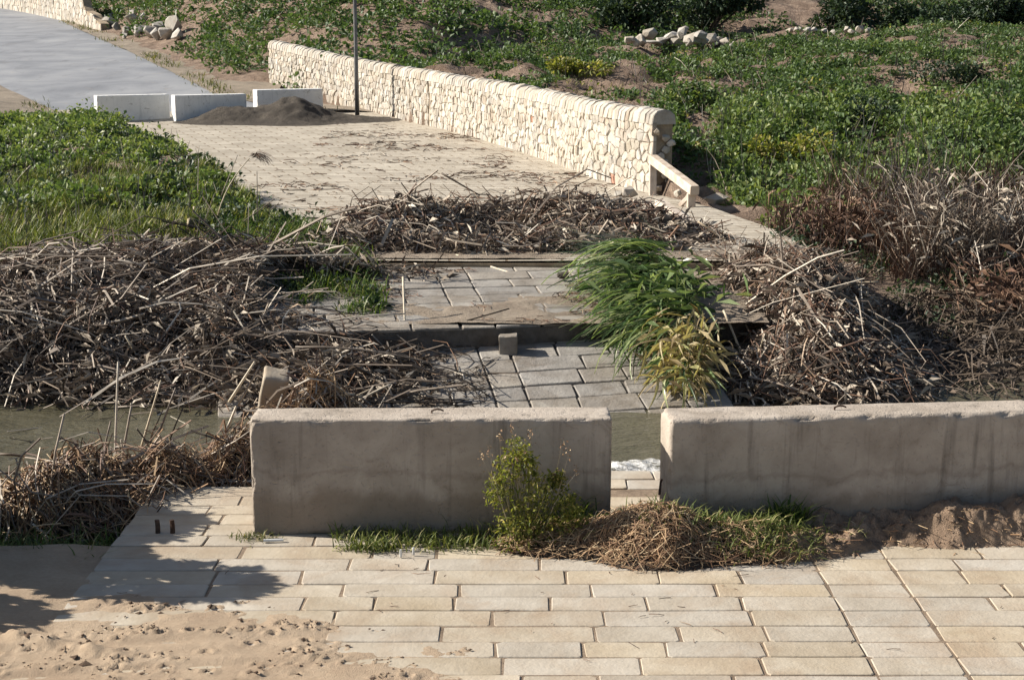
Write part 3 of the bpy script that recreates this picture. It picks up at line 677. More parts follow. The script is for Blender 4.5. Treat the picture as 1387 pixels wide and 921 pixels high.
# heap on the hill crest: rows of pixel positions, each boulder its own object
heap1 = [(852, 64, 9), (868, 62, 13), (884, 58, 12), (880, 46, 14), (897, 62, 13), (908, 50, 16), (920, 60, 14), (926, 46, 14), (938, 52, 15), (950, 60, 13), (948, 48, 10), (962, 54, 13), (972, 61, 12), (984, 60, 10), (992, 62, 7), (903, 66, 9), (934, 65, 10), (870, 68, 7), (965, 66, 8)]
for i, (px, py, w) in enumerate(heap1):
    base = ground_hit(px, 68, 60, 80); D = base.y; z = CAM_H+ray(px, py+w*.55)[2]*D
    rock('heap_boulder', (base.x, base.y+R.uniform(-.3, .4), max(z, base.z+.08)), w/FPX*D*.95, 'pale grey boulder in the larger stone heap on the hill crest', 'boulders of the larger heap on the hill crest', seed=i)
heap2 = [(1070, 50, 7), (1082, 47, 8), (1078, 41, 7), (1094, 48, 8), (1100, 43, 8), (1116, 45, 7), (1146, 44, 8), (1153, 45, 6), (1164, 46, 8), (1176, 46, 7), (1128, 47, 5)]
for i, (px, py, w) in enumerate(heap2):
    base = ground_hit(px, 52, 62, 84); D = base.y; z = CAM_H+ray(px, py+w*.55)[2]*D
    rock('crest_boulder', (base.x, base.y, max(z, base.z+.18)), w/FPX*D*.95, 'pale boulder in the low row of stones near dark shrubs', 'boulders of the low row on the hill crest', seed=40+i)
heap3 = [(148, 33, 9), (160, 40, 9), (172, 44, 8), (178, 30, 12), (190, 38, 13), (205, 44, 14), (216, 38, 12), (226, 46, 14), (236, 40, 15), (186, 47, 7), (212, 50, 10), (168, 50, 6), (196, 26, 9), (240, 48, 12), (150, 24, 8), (180, 20, 8)]
for i, (px, py, w) in enumerate(heap3):
    p = ground_hit(px, py+w*.6, 62, 110); Y = p.y
    rock('wall_rubble', (p.x, p.y, p.z+.02), w/FPX*Y*.95, 'fallen grey stone block of the rubble beyond the collapsed wall', 'rubble beside the collapsed wall', seed=70+i, flat=.9)
for px, py, w, lab in ((970, 269, 26, 'grey boulder lying behind the end of the timber railing'), (853, 262, 20, 'grey stone lodged at the foot of the wall end'), (838, 262, 12, 'small brown stone at the wall foot beside reed debris'), (918, 262, 14, 'small stone in shade under the timber railing'), (483, 419, 24, 'dark rounded stone in grass at the left edge of the slab')):
    Y = 31.5 if py < 300 else 21.; p = at_y(px, py+w*.4, Y)
    rock('loose_boulder', (p.x, p.y, p.z), w/FPX*Y*.6, lab, None, 'rock' if py < 300 else 'log')
p = ground_hit(684, 72, 50, 75)
V, F = box_mesh(-.6, .6, -.2, .2, -.05, .25)
o = mesh_np('stone_trough', V, F, MT['rock']); o.location = p; o.rotation_euler = (0, .05, -.2); tag(o, 'pale oblong stone block lying alone on the grassy crest', 'stone block')

# soil mound in front of the white barriers
mc = Vector((-8.4, 53.7, .82))
def mound_z(X, Y):
    a = .85*np.exp(-(((X-mc.x-.55)/1.15)**2+((Y-mc.y)/1.3)**2))+.55*np.exp(-(((X-mc.x+1.7)/1.2)**2+((Y-mc.y+.5)/.9)**2))+.16*np.exp(-(((X-mc.x-2.6)/1.6)**2+((Y-mc.y-.2)/1.)**2))
    return itp(Y, ZR)-.04+a*(.8+.4*fbm(X*2, Y*2, 3))+(fbm(X*6, Y*6, 4)-.5)*.10*np.minimum(1, a*6)
V, F = grid(np.linspace(mc.x-4.5, mc.x+5.5, 130), np.linspace(mc.y-3, mc.y+2.3, 80), mound_z)
tag(mesh_np('earth_mound', V, [F], MT['darksoil'], smooth=True), 'dark heap of earth dumped against the white barriers', 'mound')

# ------------------------------------------------------------------ lamp post
lp = at_z(484, 160, .85)
lamp = empty('lamp_post', (lp.x, lp.y, .83), 'slim grey steel lamp post standing before the rubble wall', 'lamp post')
V, Fs, A = tubes([(0, 0, 0)], [(0, 0, 7.2)], .085, .05, None, 14, 4); mesh_np('pole', V, Fs, MT['steel'], lamp, smooth=True)
V, Fs = box_mesh(-.16, .16, -.16, .16, 0, .03); mesh_np('base_plate', V, Fs, MT['steel'], lamp)
V, Fs, A = tubes([(0, 0, 7.15)], [(-1.2, 0, 7.5)], .035, .03, np.array([(0, 0, .12)]), 8, 5); mesh_np('arm', V, Fs, MT['steel'], lamp, smooth=True)
P, F = rounded_box(.6, .24, .12, .04, 3, (6, 4, 3), 0); P = P+np.array([-1.4, 0, 7.44]); lan = mesh_np('lantern', P, F, MT['steel'], lamp, smooth=True); V, Fs = box_mesh(-1.6, -1.2, -.09, .09, 7.42, 7.438); mesh_np('lens', V, Fs, MT['plastic'], lan)

# ------------------------------------------------------------------ timber railing at the wall's end
def beam(name, a, b_, w, h, mat, parent, roll=0.):
    a = np.array(a, float); b_ = np.array(b_, float); T = unit(b_-a); ref = np.array([0, 0, 1.]) if abs(T[2]) < .9 else np.array([0, 1., 0])
    S = unit(np.cross(T, ref)); U = np.cross(S, T); k = .12*min(w, h); V = []
    for p, sc in ((a, .94), (a+T*k, 1), (b_-T*k, 1), (b_, .94)):
        for (x, y) in ((-1, -.8), (-.8, -1), (.8, -1), (1, -.8), (1, .8), (.8, 1), (-.8, 1), (-1, .8)): V.append(p+S*x*w/2*sc+U*y*h/2*sc)
    F = [(r*8+i, r*8+(i+1) % 8, r*8+8+(i+1) % 8, r*8+8+i) for r in range(3) for i in range(8)]
    return centred(name, V, [np.array(F), np.array([list(range(8))[::-1], [24+i for i in range(8)]])], mat, parent)
q1, q2 = at_y(886, 217, 32.9), at_y(938, 256, 30.2)
rail = empty('timber_railing', (q1.x, q1.y, .45), 'bleached timber railing with square posts leaning from the wall end', 'railing')
T_ = (q2-q1).normalized()
beam('top_beam', q1-T_*.1, q2+T_*.15, .2, .2, MT['timber'], rail)
f1, f2 = at_y(884, 272, 32.85), at_y(936, 305, 30.15)
beam('post', (f1.x, f1.y, f1.z-.2), (q1.x-.02, q1.y+.05, q1.z-.1), .16, .16, MT['timber'], rail)
beam('post', (f2.x, f2.y, f2.z-.25), (q2.x-.02, q2.y+.05, q2.z-.1), .17, .17, MT['timber'], rail)
e1 = at_y(921, 279, 30.4); beam('brace', (e1.x, e1.y, e1.z), (q2.x-.04, q2.y, q2.z-.12), .06, .09, MT['timber'], rail)
l1, l2 = at_y(893, 275, 29.5), at_y(960, 325, 26.5)
tag(beam('fallen_beam', l1, l2, .2, .18, MT['timber'], None), 'muddy fallen timber beam lying below the railing', 'beam')

# ------------------------------------------------------------------ debris heaps of dead reeds
def heap_fn(gs, base=None):
    def f(X, Y):
        z = 0
        for (cx, cy, sx, sy, h, rot) in gs:
            c, s = math.cos(rot), math.sin(rot); u = (X-cx)*c+(Y-cy)*s; v = -(X-cx)*s+(Y-cy)*c; z = z+h*np.exp(-((u/sx)**2+(v/sy)**2))
        z = np.asarray(z); return z*(.65+.7*fbm(X*1.3, Y*1.3, 15))
    return f
def water_floor(X, Y): return np.maximum(H(X, Y), -.36)
def stalks_on(f, base, n, box, L, r, prefer=None, spread=.6, lift=.25, pitch=.35, dens=.05, bendk=.11, mat='stalk', seg=3, burial=.15):
    """n stalks scattered on a heap surface"""
    X = NR.uniform(box[0], box[1], n*4); Y = NR.uniform(box[2], box[3], n*4); hh = f(X, Y)
    w = np.clip((hh-dens)/.25, 0, 1); keep = NR.random(n*4) < w; X, Y, hh = X[keep][:n], Y[keep][:n], hh[keep][:n]
    m = len(X); Z = base(X, Y)+hh-burial+NR.random(m)*lift
    az = 4*math.pi*fbm(X*.3, Y*.3, 90)+NR.normal(0, .65, m) if prefer is None else NR.normal(prefer, spread, m)
    pt = NR.normal(0, pitch, m); l = np.minimum(np.exp(NR.normal(math.log(L), .45, m)), L*2); e = .06; gf = lambda x, y: base(x, y)+f(x, y)
    sl = np.clip(np.cos(az)*(gf(X+e, Y)-gf(X-e, Y))/(2*e)+np.sin(az)*(gf(X, Y+e)-gf(X, Y-e))/(2*e), -.9, .9)
    d = unit(np.stack([np.cos(az), np.sin(az), sl+np.tan(np.clip(pt, -1.2, 1.2))], -1))
    C = np.stack([X, Y, Z], -1)
    rr = r*np.exp(NR.normal(0, .35, m)); bend = NR.normal(size=(m, 3))*(l*bendk)[:, None]
    return tubes(C-d*(l/2)[:, None], C+d*(l/2)[:, None], rr, rr*.75, bend, 3, seg)
def heap(name, gs, box, base, specs, label, core='litter', res=.07, cat='debris', shred=0):
    f = heap_fn(gs)
    V, F = grid(np.arange(box[0], box[1], res), np.arange(box[2], box[3], res), lambda X, Y: base(X, Y)-.06+np.maximum(f(X, Y)-.10, 0)*.95+(fbm(X*4, Y*4, 3)-.5)*.12*np.minimum(1, f(X, Y)*4)-.25*(f(X, Y) < .05))
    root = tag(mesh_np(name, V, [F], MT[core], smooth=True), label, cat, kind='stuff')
    for (nm, n, L, r, mat, kw) in specs:
        b = Bag(); b.add(*stalks_on(f, base, n, box, L, r, **kw)); o = b.build(nm, MT[mat], root); o['kind'] = 'stuff'
    n = shred; X = NR.uniform(box[0], box[1], n*4); Y = NR.uniform(box[2], box[3], n*4); hh = f(X, Y); k = NR.random(n*4) < np.clip((hh-.04)/.2, 0, 1); X, Y, hh = X[k][:n], Y[k][:n], hh[k][:n]; m = len(X)
    if m:
        V, Fs, A = leaves(np.stack([X, Y, base(X, Y)+hh-.12+NR.random(m)*.2], -1), NR.uniform(.12, .38, m), .45, .11); o = Bag().add(V, Fs, A).build('leaf_shreds', MT['stalk'], root); o['kind'] = 'stuff'
    return f
PI = math.pi
# left bank
f_left = heap('left_reed_heap', [(-4.9, 20.6, 2.4, 1.5, .62, .08), (-8.4, 19.8, 2.5, 1.5, .45, 0), (-2.7, 19.6, 1.4, 1.3, .42, .25), (-2.1, 17.6, 1.2, .8, .30, .15), (-4.6, 18.5, 3., .9, .45, 0), (-7.5, 18.3, 2., .9, .4, 0)],
     (-12, .2, 16.6, 25), water_floor,
     [('stalks', 3600, .46, .011, 'stalk', dict(pitch=.32, lift=.26)), ('long_stalks', 420, 1.4, .011, 'stalk', dict(prefer=.15, spread=.35, pitch=.16, lift=.3)), ('litter', 9000, .17, .009, 'stalk', dict(pitch=.5, seg=1, lift=.2)),
      ('dark_stems', 1800, .5, .008, 'stalk_brown', dict(pitch=.35, lift=.3)), ('dark_stalks', 1300, .9, .009, 'stalk_dark', dict(prefer=.1, spread=.5, pitch=.2))],  # wet reeds whose dark tone also stands in for shade behind the barrier
     'tangled heap of grey dead reeds washed onto the left bank', shred=14000)
# on the far paving
def road_base(X, Y): return itp(Y, ZR)+.0
f_mid = heap('road_reed_heap', [(-1.85, 24.9, .95, .9, .58, 0), (-.2, 26.0, 1.5, .55, .36, 0), (.4, 23.3, 2.2, .45, .22, .1), (1.4, 25.4, 1.0, .9, .46, 0), (2.5, 25.0, .8, .9, .2, 0), (-2.6, 23.5, .8, .5, .18, 0)],
     (-5.0, 4.6, 22.1, 29), road_base,
     [('stalks', 2200, .55, .012, 'stalk', dict(pitch=.22)), ('litter', 5000, .2, .010, 'stalk', dict(pitch=.5, seg=1)), ('long_stalks', 90, 1.4, .015, 'stalk', dict(prefer=-.1, spread=.5, pitch=.12)), ('dark_stems', 1500, .6, .009, 'stalk_brown', dict(pitch=.5))],
     'low ring of brown reed debris lying across the far paving', shred=7000)
# right of the slabs, behind the sand-heaped barrier
rb_base = lambda X, Y: np.minimum(np.maximum(H(X, Y), -.36), itp(Y, [(16, -.36), (21, -.25), (23, .15), (26, .5), (30, .6)]))
f_right = heap('right_reed_heap', [(4.05, 20.3, .95, 1.7, 1.4, .1), (3.1, 22.2, .8, 1.1, .42, .6), (3.7, 18.0, .9, .8, .5, 0), (3.3, 24.6, .55, 1.6, .3, .35)],
     (.9, 8, 16.6, 27), rb_base,
     [('stalks', 3000, .5, .010, 'stalk', dict(pitch=.35, lift=.25, prefer=-1.1, spread=.75)), ('long_stalks', 320, 1.0, .010, 'stalk', dict(prefer=-1.1, spread=.4, pitch=.22, lift=.25)), ('litter', 6000, .17, .009, 'stalk', dict(pitch=.5, seg=1)), ('dark_stems', 3200, .6, .007, 'stalk_brown', dict(pitch=.4, lift=.25, prefer=-1.1, spread=.9))],
     'tall mound of brown dead reeds beside the green reed clump', shred=9000)
f_chan = heap('channel_reed_heap', [(6.2, 19.5, 1.6, 2.2, .22, 0), (8.5, 20.5, 2., 2.5, .3, 0), (6.8, 23.0, 2.2, 1.2, .25, 0)], (4.6, 12, 16.6, 26), water_floor,  # reed tones darkened to stand in for the channel's deep shade
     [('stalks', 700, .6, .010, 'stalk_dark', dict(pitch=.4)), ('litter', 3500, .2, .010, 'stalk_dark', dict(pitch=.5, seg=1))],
     'reed litter darkened to deepen the shade in the right channel')
# along the near edge of the paving
f_near = heap('near_reed_heap', [(-3.75, 12.9, .55, .55, .42, 0), (-3.2, 13.45, .9, .35, .40, .5), (-2.3, 14.0, .7, .4, .55, .3), (-2.0, 14.6, .4, .5, .75, 0), (-4.5, 12.9, .7, .45, .35, 0), (-1.4, 14.4, .7, .35, .5, 0)],
     (-5.6, -.5, 11.9, 15.4), lambda X, Y: np.where(Y > 13, np.maximum(H(X, Y), -.38), H(X, Y)),
     [('straw', 3400, .28, .006, 'straw', dict(pitch=.6, bendk=.14, lift=.18)), ('litter', 2500, .14, .007, 'stalk', dict(pitch=.6, seg=1, lift=.15)), ('stalks', 350, .6, .009, 'stalk', dict(pitch=.5)), ('dark_stems', 900, .35, .006, 'stalk_brown', dict(pitch=.5))],
     'heap of straw and broken reeds caught along the near paving edge', res=.04)
# scattered litter on the slabs and the far road
def scatter(name, n, box, base, L, r, mat, label, seed=0, thr=.5, cat='litter'):
    X = NR.uniform(box[0], box[1], n*3); Y = NR.uniform(box[2], box[3], n*3); k = fbm(X*.9, Y*.9, seed+50) > thr; X, Y = X[k][:n], Y[k][:n]; m = len(X)
    az = NR.uniform(0, 2*PI, m); l = np.exp(NR.normal(math.log(L), .5, m)); d = np.stack([np.cos(az), np.sin(az), NR.normal(0, .1, m)], -1); C = np.stack([X, Y, base(X, Y)+.015], -1)
    b = Bag().add(*tubes(C-d*(l/2)[:, None], C+d*(l/2)[:, None], r, r*.7, NR.normal(size=(m, 3))*(l*.06)[:, None], 3, 2))
    return tag(b.build(name, MT[mat]), label, cat, kind='stuff')
def slab2_z(X, Y): return .36+(Y-18.75)*math.tan(math.radians(4.6))+.01
def slab1_z(X, Y): return -.40+(Y-16.35)*math.tan(math.radians(11.5))+.02
scatter('slab_litter', 800, (-3.4, 2.6, 18.9, 21.8), slab2_z, .16, .006, 'stalk_brown', 'thin reed litter strewn over the level slab', 1, .5)
scatter('dark_slab_litter', 500, (-3., -.3, 16.8, 18.9), slab1_z, .3, .007, 'stalk_dark', 'wet reed litter on the tilted slab, darkened to stand in for shade', 2, .42)  # dark litter colour adds to the shade painted over the slab's left
scatter('road_litter', 900, (-6, 2.5, 28, 52), road_base, .3, .012, 'stalk_brown', 'reed litter strewn over the far paving', 3, .58)
scatter('wall_foot_litter', 0 or 500, (-6, 3, 31, 52), road_base, .25, .012, 'stalk', 'dry litter along the foot of the wall', 4, .6)

def silt_far(X, Y):
    sl = slab2_z(X, Y)-.01; b0 = np.where(Y < 22.1, sl, itp(Y, ZR)); e = np.where(Y < 22.1, sstep(20.3, 19.0, Y+(fbm(X*1.5, Y*1.8, 6)-.5)*3.0), sstep(24.6, 22.8, Y+(fbm(X, Y, 7)-.5)*2.2))
    return b0-.03+.05*e*(fbm(X*1.4, Y*2, 9)+.45)+(fbm(X*7, Y*7, 3)-.5)*.03
for nm, yb, lab_ in (('slab_silt', (18.85, 21.9), 'thin grey brown silt drying on the level slab'), ('road_silt', (22.2, 26.5), 'thin brown silt under the reed heap on the far paving')):
    V, F = grid(np.arange(-3.6, 3.4, .05), np.arange(*yb, .05), silt_far); tag(mesh_np(nm, V, [F], MT['silt'], smooth=True), lab_, 'silt', kind='stuff')

# individual long stalks the photograph lets one pick out
def stalk(pa, pb, r, label, group, mat='stalk_pale', Ya=20., Yb=None, bend=0., name='reed_stalk'):
    a = np.array(at_y(*pa, Ya)); b_ = np.array(at_y(*pb, Yb if Yb else Ya))
    V, Fs, A = tubes([a], [b_], r, r*.7, np.array([(0, 0, bend*np.linalg.norm(b_-a))]), 6, 6, rnd=[R.random()])
    o = centred(name, V, Fs, MT[mat], None, smooth=True, attrs={'rnd': A})
    return tag(o, label, 'reed stalk', group)
G = 'long stalks on the left reed heap'; lab = 'long bleached reed stalk lying across the left bank heap'
for a, b_, Y, be in (((0, 545), (190, 508), 17.6, .03), ((0, 512), (130, 470), 18.3, .02), ((0, 530), (110, 505), 18., .02), ((0, 448), (60, 407), 19.5, 0), ((170, 455), (210, 530), 18., .02), ((262, 345), (308, 370), 21.2, .02), ((190, 430), (228, 445), 20, 0), ((60, 480), (130, 462), 19, .02), ((130, 495), (146, 525), 17.8, 0), ((230, 415), (250, 470), 20, 0),
                     ((165, 520), (230, 566), 17.3, 0), ((195, 560), (216, 520), 17.2, 0), ((0, 562), (95, 561), 17.3, 0), ((20, 395), (75, 380), 21.4, .03), ((280, 472), (420, 455), 19.4, .04), ((120, 500), (250, 468), 18.6, .05), ((320, 440), (370, 395), 21, .02), ((95, 430), (170, 405), 20.4, .02), ((260, 400), (330, 440), 20.3, .0), ((40, 540), (160, 528), 17.5, 0)):
    stalk(a, b_, R.uniform(.012, .017), lab, G, 'stalk_pale', Y, Y+.3, be)
G = 'stalks reaching over the tilted slab'; lab = 'long thin reed reaching from the left heap over the tilted slab'
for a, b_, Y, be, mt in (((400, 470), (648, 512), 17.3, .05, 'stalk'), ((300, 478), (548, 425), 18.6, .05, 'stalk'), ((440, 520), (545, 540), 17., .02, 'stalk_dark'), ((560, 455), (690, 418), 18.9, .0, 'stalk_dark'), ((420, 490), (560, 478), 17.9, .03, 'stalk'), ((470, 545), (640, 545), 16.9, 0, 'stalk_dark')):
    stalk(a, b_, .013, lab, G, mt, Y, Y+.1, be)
G = 'thin stalks across the level slab'
for a, b_, Y1, Y2 in (((618, 346), (735, 384), 22.6, 21.2), ((632, 341), (745, 352), 22.9, 22.6), ((650, 340), (700, 360), 23, 22.3)):
    stalk(a, b_, .018, 'straight pale cane lying from the road heap onto the level slab', G, 'stalk_pale', Y1, Y2, 0)
stalk((546, 375), (549, 455), .016, 'single pale stalk standing upright at the left of the level slab', None, 'stalk_pale', 19.4, 18.9)
G = 'canes poking out of the road heap'; lab = 'dark cane poking out of the reed heap on the far paving'
for a, b_, Y in (((598, 235), (650, 265), 29), ((680, 270), (720, 258), 28.5), ((430, 312), (500, 305), 26.5), ((450, 327), (520, 322), 25.5), ((725, 255), (760, 275), 29), ((415, 295), (470, 298), 27), ((540, 300), (580, 330), 26)):
    stalk(a, b_, .02, lab, G, 'stalk_dark', Y, Y-.2)
G = 'pale canes on the road heap'
for a, b_, Y in (((535, 298), (580, 325), 25.9), ((700, 318), (735, 308), 26.5), ((640, 335), (740, 330), 25), ((760, 300), (830, 312), 27), ((575, 285), (610, 312), 26.3), ((780, 330), (860, 322), 25.4)):
    stalk(a, b_, .018, 'pale cane lying on the reed heap on the far paving', G, 'stalk_pale', Y, Y-.2)
G = 'bright snapped canes on the right mound'; lab = 'bright snapped cane sticking out of the right reed mound'
for a, b_, Y in (((1066, 360), (1095, 361), 21), ((1165, 445), (1209, 459), 19.6), ((1128, 393), (1175, 417), 20.4), ((1163, 474), (1176, 480), 19.4), ((1120, 388), (1190, 382), 21), ((1100, 430), (1108, 452), 19.5), ((985, 345), (1010, 385), 22.5), ((1055, 500), (1100, 530), 17.8), ((980, 420), (1010, 495), 19), ((1020, 505), (1035, 455), 18.2), ((1140, 470), (1175, 395), 19.8), ((990, 510), (1070, 488), 18), ((1185, 440), (1205, 430), 19.6), ((1090, 460), (1100, 520), 18.6), ((945, 300), (1015, 350), 24.5), ((1150, 525), (1190, 545), 17.6), ((1080, 540), (1110, 505), 17.6), ((1165, 505), (1190, 535), 17.9)):
    stalk(a, b_, R.uniform(.012, .02), lab, G, 'stalk_pale', Y, Y-.25, .02)
G = 'stems over the dark pool'
for a, b_, Y in (((1300, 515), (1387, 482), 19.), ((1314, 518), (1330, 528), 18.4), ((1337, 528), (1360, 520), 18.4), ((1372, 512), (1380, 528), 18.2), ((1235, 525), (1240, 535), 18.), ((1288, 505), (1298, 511), 18.6), ((1240, 490), (1310, 470), 20)):
    stalk(a, b_, .014, 'pale stem lying in shade beyond the sand heaped barrier', G, 'stalk', Y, Y+.1, .05)
G = 'canes standing in the near heap'; lab = 'broken cane standing upright in the straw heap by the water'
for a, b_, Y in (((155, 640), (160, 490), 13.9), ((190, 610), (218, 515), 14.2), ((205, 615), (238, 525), 14.2), ((160, 650), (178, 550), 13.6), ((130, 655), (150, 570), 13.4), ((310, 545), (345, 490), 14.7), ((322, 550), (352, 495), 14.7), ((125, 640), (130, 610), 13.3), ((300, 600), (320, 550), 14.2)):
    stalk(a, b_, R.uniform(.010, .016), lab, G, R.choice(['stalk', 'stalk_pale', 'stalk']), Y, Y+.15, .0)
G = 'canes behind the weed-backed barrier'
for a, b_, Y in (((418, 545), (482, 533), 15.2), ((425, 548), (452, 527), 15.), ((462, 548), (505, 526), 15.4), ((436, 545), (470, 522), 15.3), ((365, 548), (395, 535), 14.5), ((480, 546), (530, 520), 15.6)):
    stalk(a, b_, .012, 'pale broken cane showing just above the barrier with the weed', G, 'stalk_pale', Y, Y+.2, .02)
G = 'branches in front of the water'
for a, b_, Y, mt in (((0, 615), (95, 637), 13.6, 'stalk_dark'), ((0, 640), (70, 655), 13.3, 'stalk_dark'), ((60, 632), (110, 660), 13.2, 'stalk_dark'), ((255, 648), (340, 657), 13.6, 'stalk_pale'), ((235, 668), (335, 672), 13.0, 'straw')):
    stalk(a, b_, .014, 'thin branch caught at the near water edge', G, mt, Y, Y+.1, .06)

# bent reed with a drooping plume, and its bare neighbours
def plume(pa, pb, Y, label, n=70, drop=.28):
    a, b_ = np.array(at_y(*pa, Y)), np.array(at_y(*pb, Y+.1)); root = empty('plumed_reed', tuple(a), label, 'reed')
    V, Fs, A = tubes([a-a], [b_-a], .013, .007, np.array([(-.06, 0, .04)]), 5, 6); mesh_np('stem', V, Fs, MT['stalk_pale'], root, {'rnd': A}, True)
    base = np.repeat((b_-a)[None], n, 0)+NR.normal(size=(n, 3))*.02; base[:, 0] += NR.random(n)*.12; base[:, 2] += .05*np.sin(NR.random(n)*3)
    V, Fs, A = blades(base, NR.normal(-.2, .3, n), NR.uniform(.5, 1., n)*drop*1.5, NR.uniform(.9, 1.5, n), .022, .42, 4); mesh_np('plume', V, Fs, MT['stalk_brown'], root, {'rnd': A})['kind'] = 'stuff'
plume((295, 292), (338, 215), 24.3, 'tall bent reed with a drooping feathery plume above the paving edge')
plume((345, 300), (352, 282), 24.5, 'short reed with a small drooping plume beside the paving edge', 30, .16)
G = 'thin dry stems on the left bank'
for a, b_, Y in (((268, 262), (269, 215), 26), ((300, 265), (322, 210), 25), ((349, 300), (348, 232), 25), ((336, 330), (337, 275), 23), ((277, 300), (291, 262), 24), ((232, 320), (236, 292), 23), ((330, 300), (372, 270), 24), ((366, 285), (378, 275), 24), ((380, 420), (412, 365), 21.5), ((400, 350), (412, 328), 23), ((225, 305), (248, 295), 23.2), ((265, 330), (272, 290), 23), ((250, 350), (285, 335), 22)):
    stalk(a, b_, .009, 'thin dry stem standing up from the left bank grass', G, 'stalk', Y, Y)

# two cut poles on the left bank
for (px, py, lab) in ((263, 283, 'upper of two dark round poles with pale cut ends on left bank'), (256, 302, 'lower of two dark round poles with pale cut ends on left bank')):
    gh = ground_hit(px, py+10, 18, 40); a = np.array(gh)+np.array([0, 0, .10]); b_ = a+np.array([.62, .25, -.12]); r = .085; root = empty('cut_pole', tuple(a), lab, 'pole', 'cut poles on the left bank')
    V, Fs, A = tubes([a-a], [b_-a], r, r*.9, None, 14, 3); mesh_np('shaft', V, Fs, MT['log'], root, {'rnd': A}, False)
    d = unit((a-b_)[None])[0]; V, Fs, A = tubes([d*.0], [d*.02], r*.93, r*.88, None, 14, 1); mesh_np('cut_end', V, Fs, MT['cut_end'], root, {'rnd': A})
# two pipes lying in the dark channel to the right
for i, (a, b_, Y) in enumerate((((1262, 475), (1320, 503), 20.8), ((1285, 468), (1340, 492), 21.6))):
    V, Fs, A = tubes([np.array(at_y(*a, Y))], [np.array(at_y(*b_, Y-.6))], .1, .1, None, 12, 3)
    tag(centred('sunken_log', V, Fs, MT['log'], None, attrs={'rnd': A}), ('nearer' if i == 0 else 'farther')+' of two dark logs lying in the shaded channel', 'log', 'logs in the shaded channel')

# ------------------------------------------------------------------ pale stone post behind the barrier, iron stubs, bits
pa = at_y(352, 512, 14.7)
P, F = rounded_box(.26, .22, .62, .03, 9, (5, 5, 8), .01); o = mesh_np('stone_post', P, F, MT['paving'], smooth=True); o.location = (pa.x+.08, pa.y, pa.z-.45); o.rotation_euler = (math.radians(24), math.radians(10), .15)
tag(o, 'pale tilted square stone post poking out of debris behind the barrier', 'post')
for (px, lab) in ((213, 'rusted iron stub nearer the paving edge'), (233, 'rusted iron stub farther from the paving edge')):
    p = at_z(px, 722, 0); V, Fs, A = tubes([(0, 0, -.03)], [(.0, .01, .115)], .022, .02, np.array([(.006, 0, 0)]), 8, 5); o = mesh_np('iron_stub', V, Fs, MT['rust']); o.location = p
    tag(o, lab, 'stub', 'iron stubs in the paving')
a, b_ = np.array(at_z(357, 732, .02)), np.array(at_z(384, 731, .02)); V, Fs, A = tubes([a], [b_], .014, .012, np.array([(0, 0, -.0)]), 7, 4); tag(centred('white_stick', V, Fs, MT['plastic']), 'short white stick lying at the barrier corner', 'stick')
p = at_z(972, 684, .12); P, F = rounded_box(.09, .07, .05, .012, 4, (4, 4, 3), .008); o = mesh_np('plastic_scrap', P, F, MT['plastic'], smooth=True); o.location = p; o.rotation_euler = (.2, .3, .4); tag(o, 'small white plastic scrap in the shade before the right barrier', 'scrap')
for px, py in ((543, 755), (560, 752)):
    p = at_z(px, py, .0); P, F = rounded_box(.02, .015, .07, .006, px, (2, 2, 3), .003); o = mesh_np('white_scrap', P, F, MT['plastic'], smooth=True); o.location = p; tag(o, 'tiny white scrap standing in grass at the barrier foot', 'scrap', 'white scraps in the grass')
a = np.array(at_y(893, 670, 11.75)); b_ = np.array(at_y(895, 652, 11.8)); V, Fs, A = tubes([a, b_], [b_, b_+np.array([.012, 0, .02])], .011, .009, None, 6, 3); tag(centred('twig_stub', V, Fs, MT['rust']), 'short dark twig standing in the gap between near barriers', 'twig')
P, F = rounded_box(.16, .12, .08, .03, 14, (5, 5, 4), .02); p = at_y(762, 376, 21.2); o = mesh_np('blue_bag', P, F, MT['darksoil'], smooth=True); o.location = (p.x, p.y, float(slab2_z(p.x, p.y))); tag(o, 'small crumpled dark bag lying on the level slab', 'bag')

# ------------------------------------------------------------------ sand and mud in front of the right barrier
def mud_z(X, Y):
    e = itp(X, [(.6, 11.35), (1.3, 11.15), (2.2, 10.98), (2.9, 11.28), (4., 11.42), (6, 11.5)])
    t = sstep(0, .32, Y-e+(fbm(X*4, Y*4, 3)-.5)*.16)
    z = -.03+t*(itp(X, [(.6, .02), (1.3, .10), (2.3, .17), (3.0, .22), (3.6, .27), (4.6, .27), (6, .25)]))
    z = z+(fbm(X*3.5, Y*3.5, 7)-.5)*.24*t+(np.abs(fbm(X*11, Y*11, 9)-.5))*.16*t-.02*t+(fbm(X*22, Y*22, 19)-.5)*.05*t
    z = z-.10*np.exp(-((X-3.1)/.35)**2-((Y-11.55)/.25)**2)
    return z
V, F = grid(np.arange(.55, 6.2, .02), np.arange(10.75, 12.15, .02), mud_z)
tag(mesh_np('silt_bank', V, [F], MT['mud'], smooth=True), 'lumpy bank of brown silt against the right barrier', 'silt', kind='stuff')

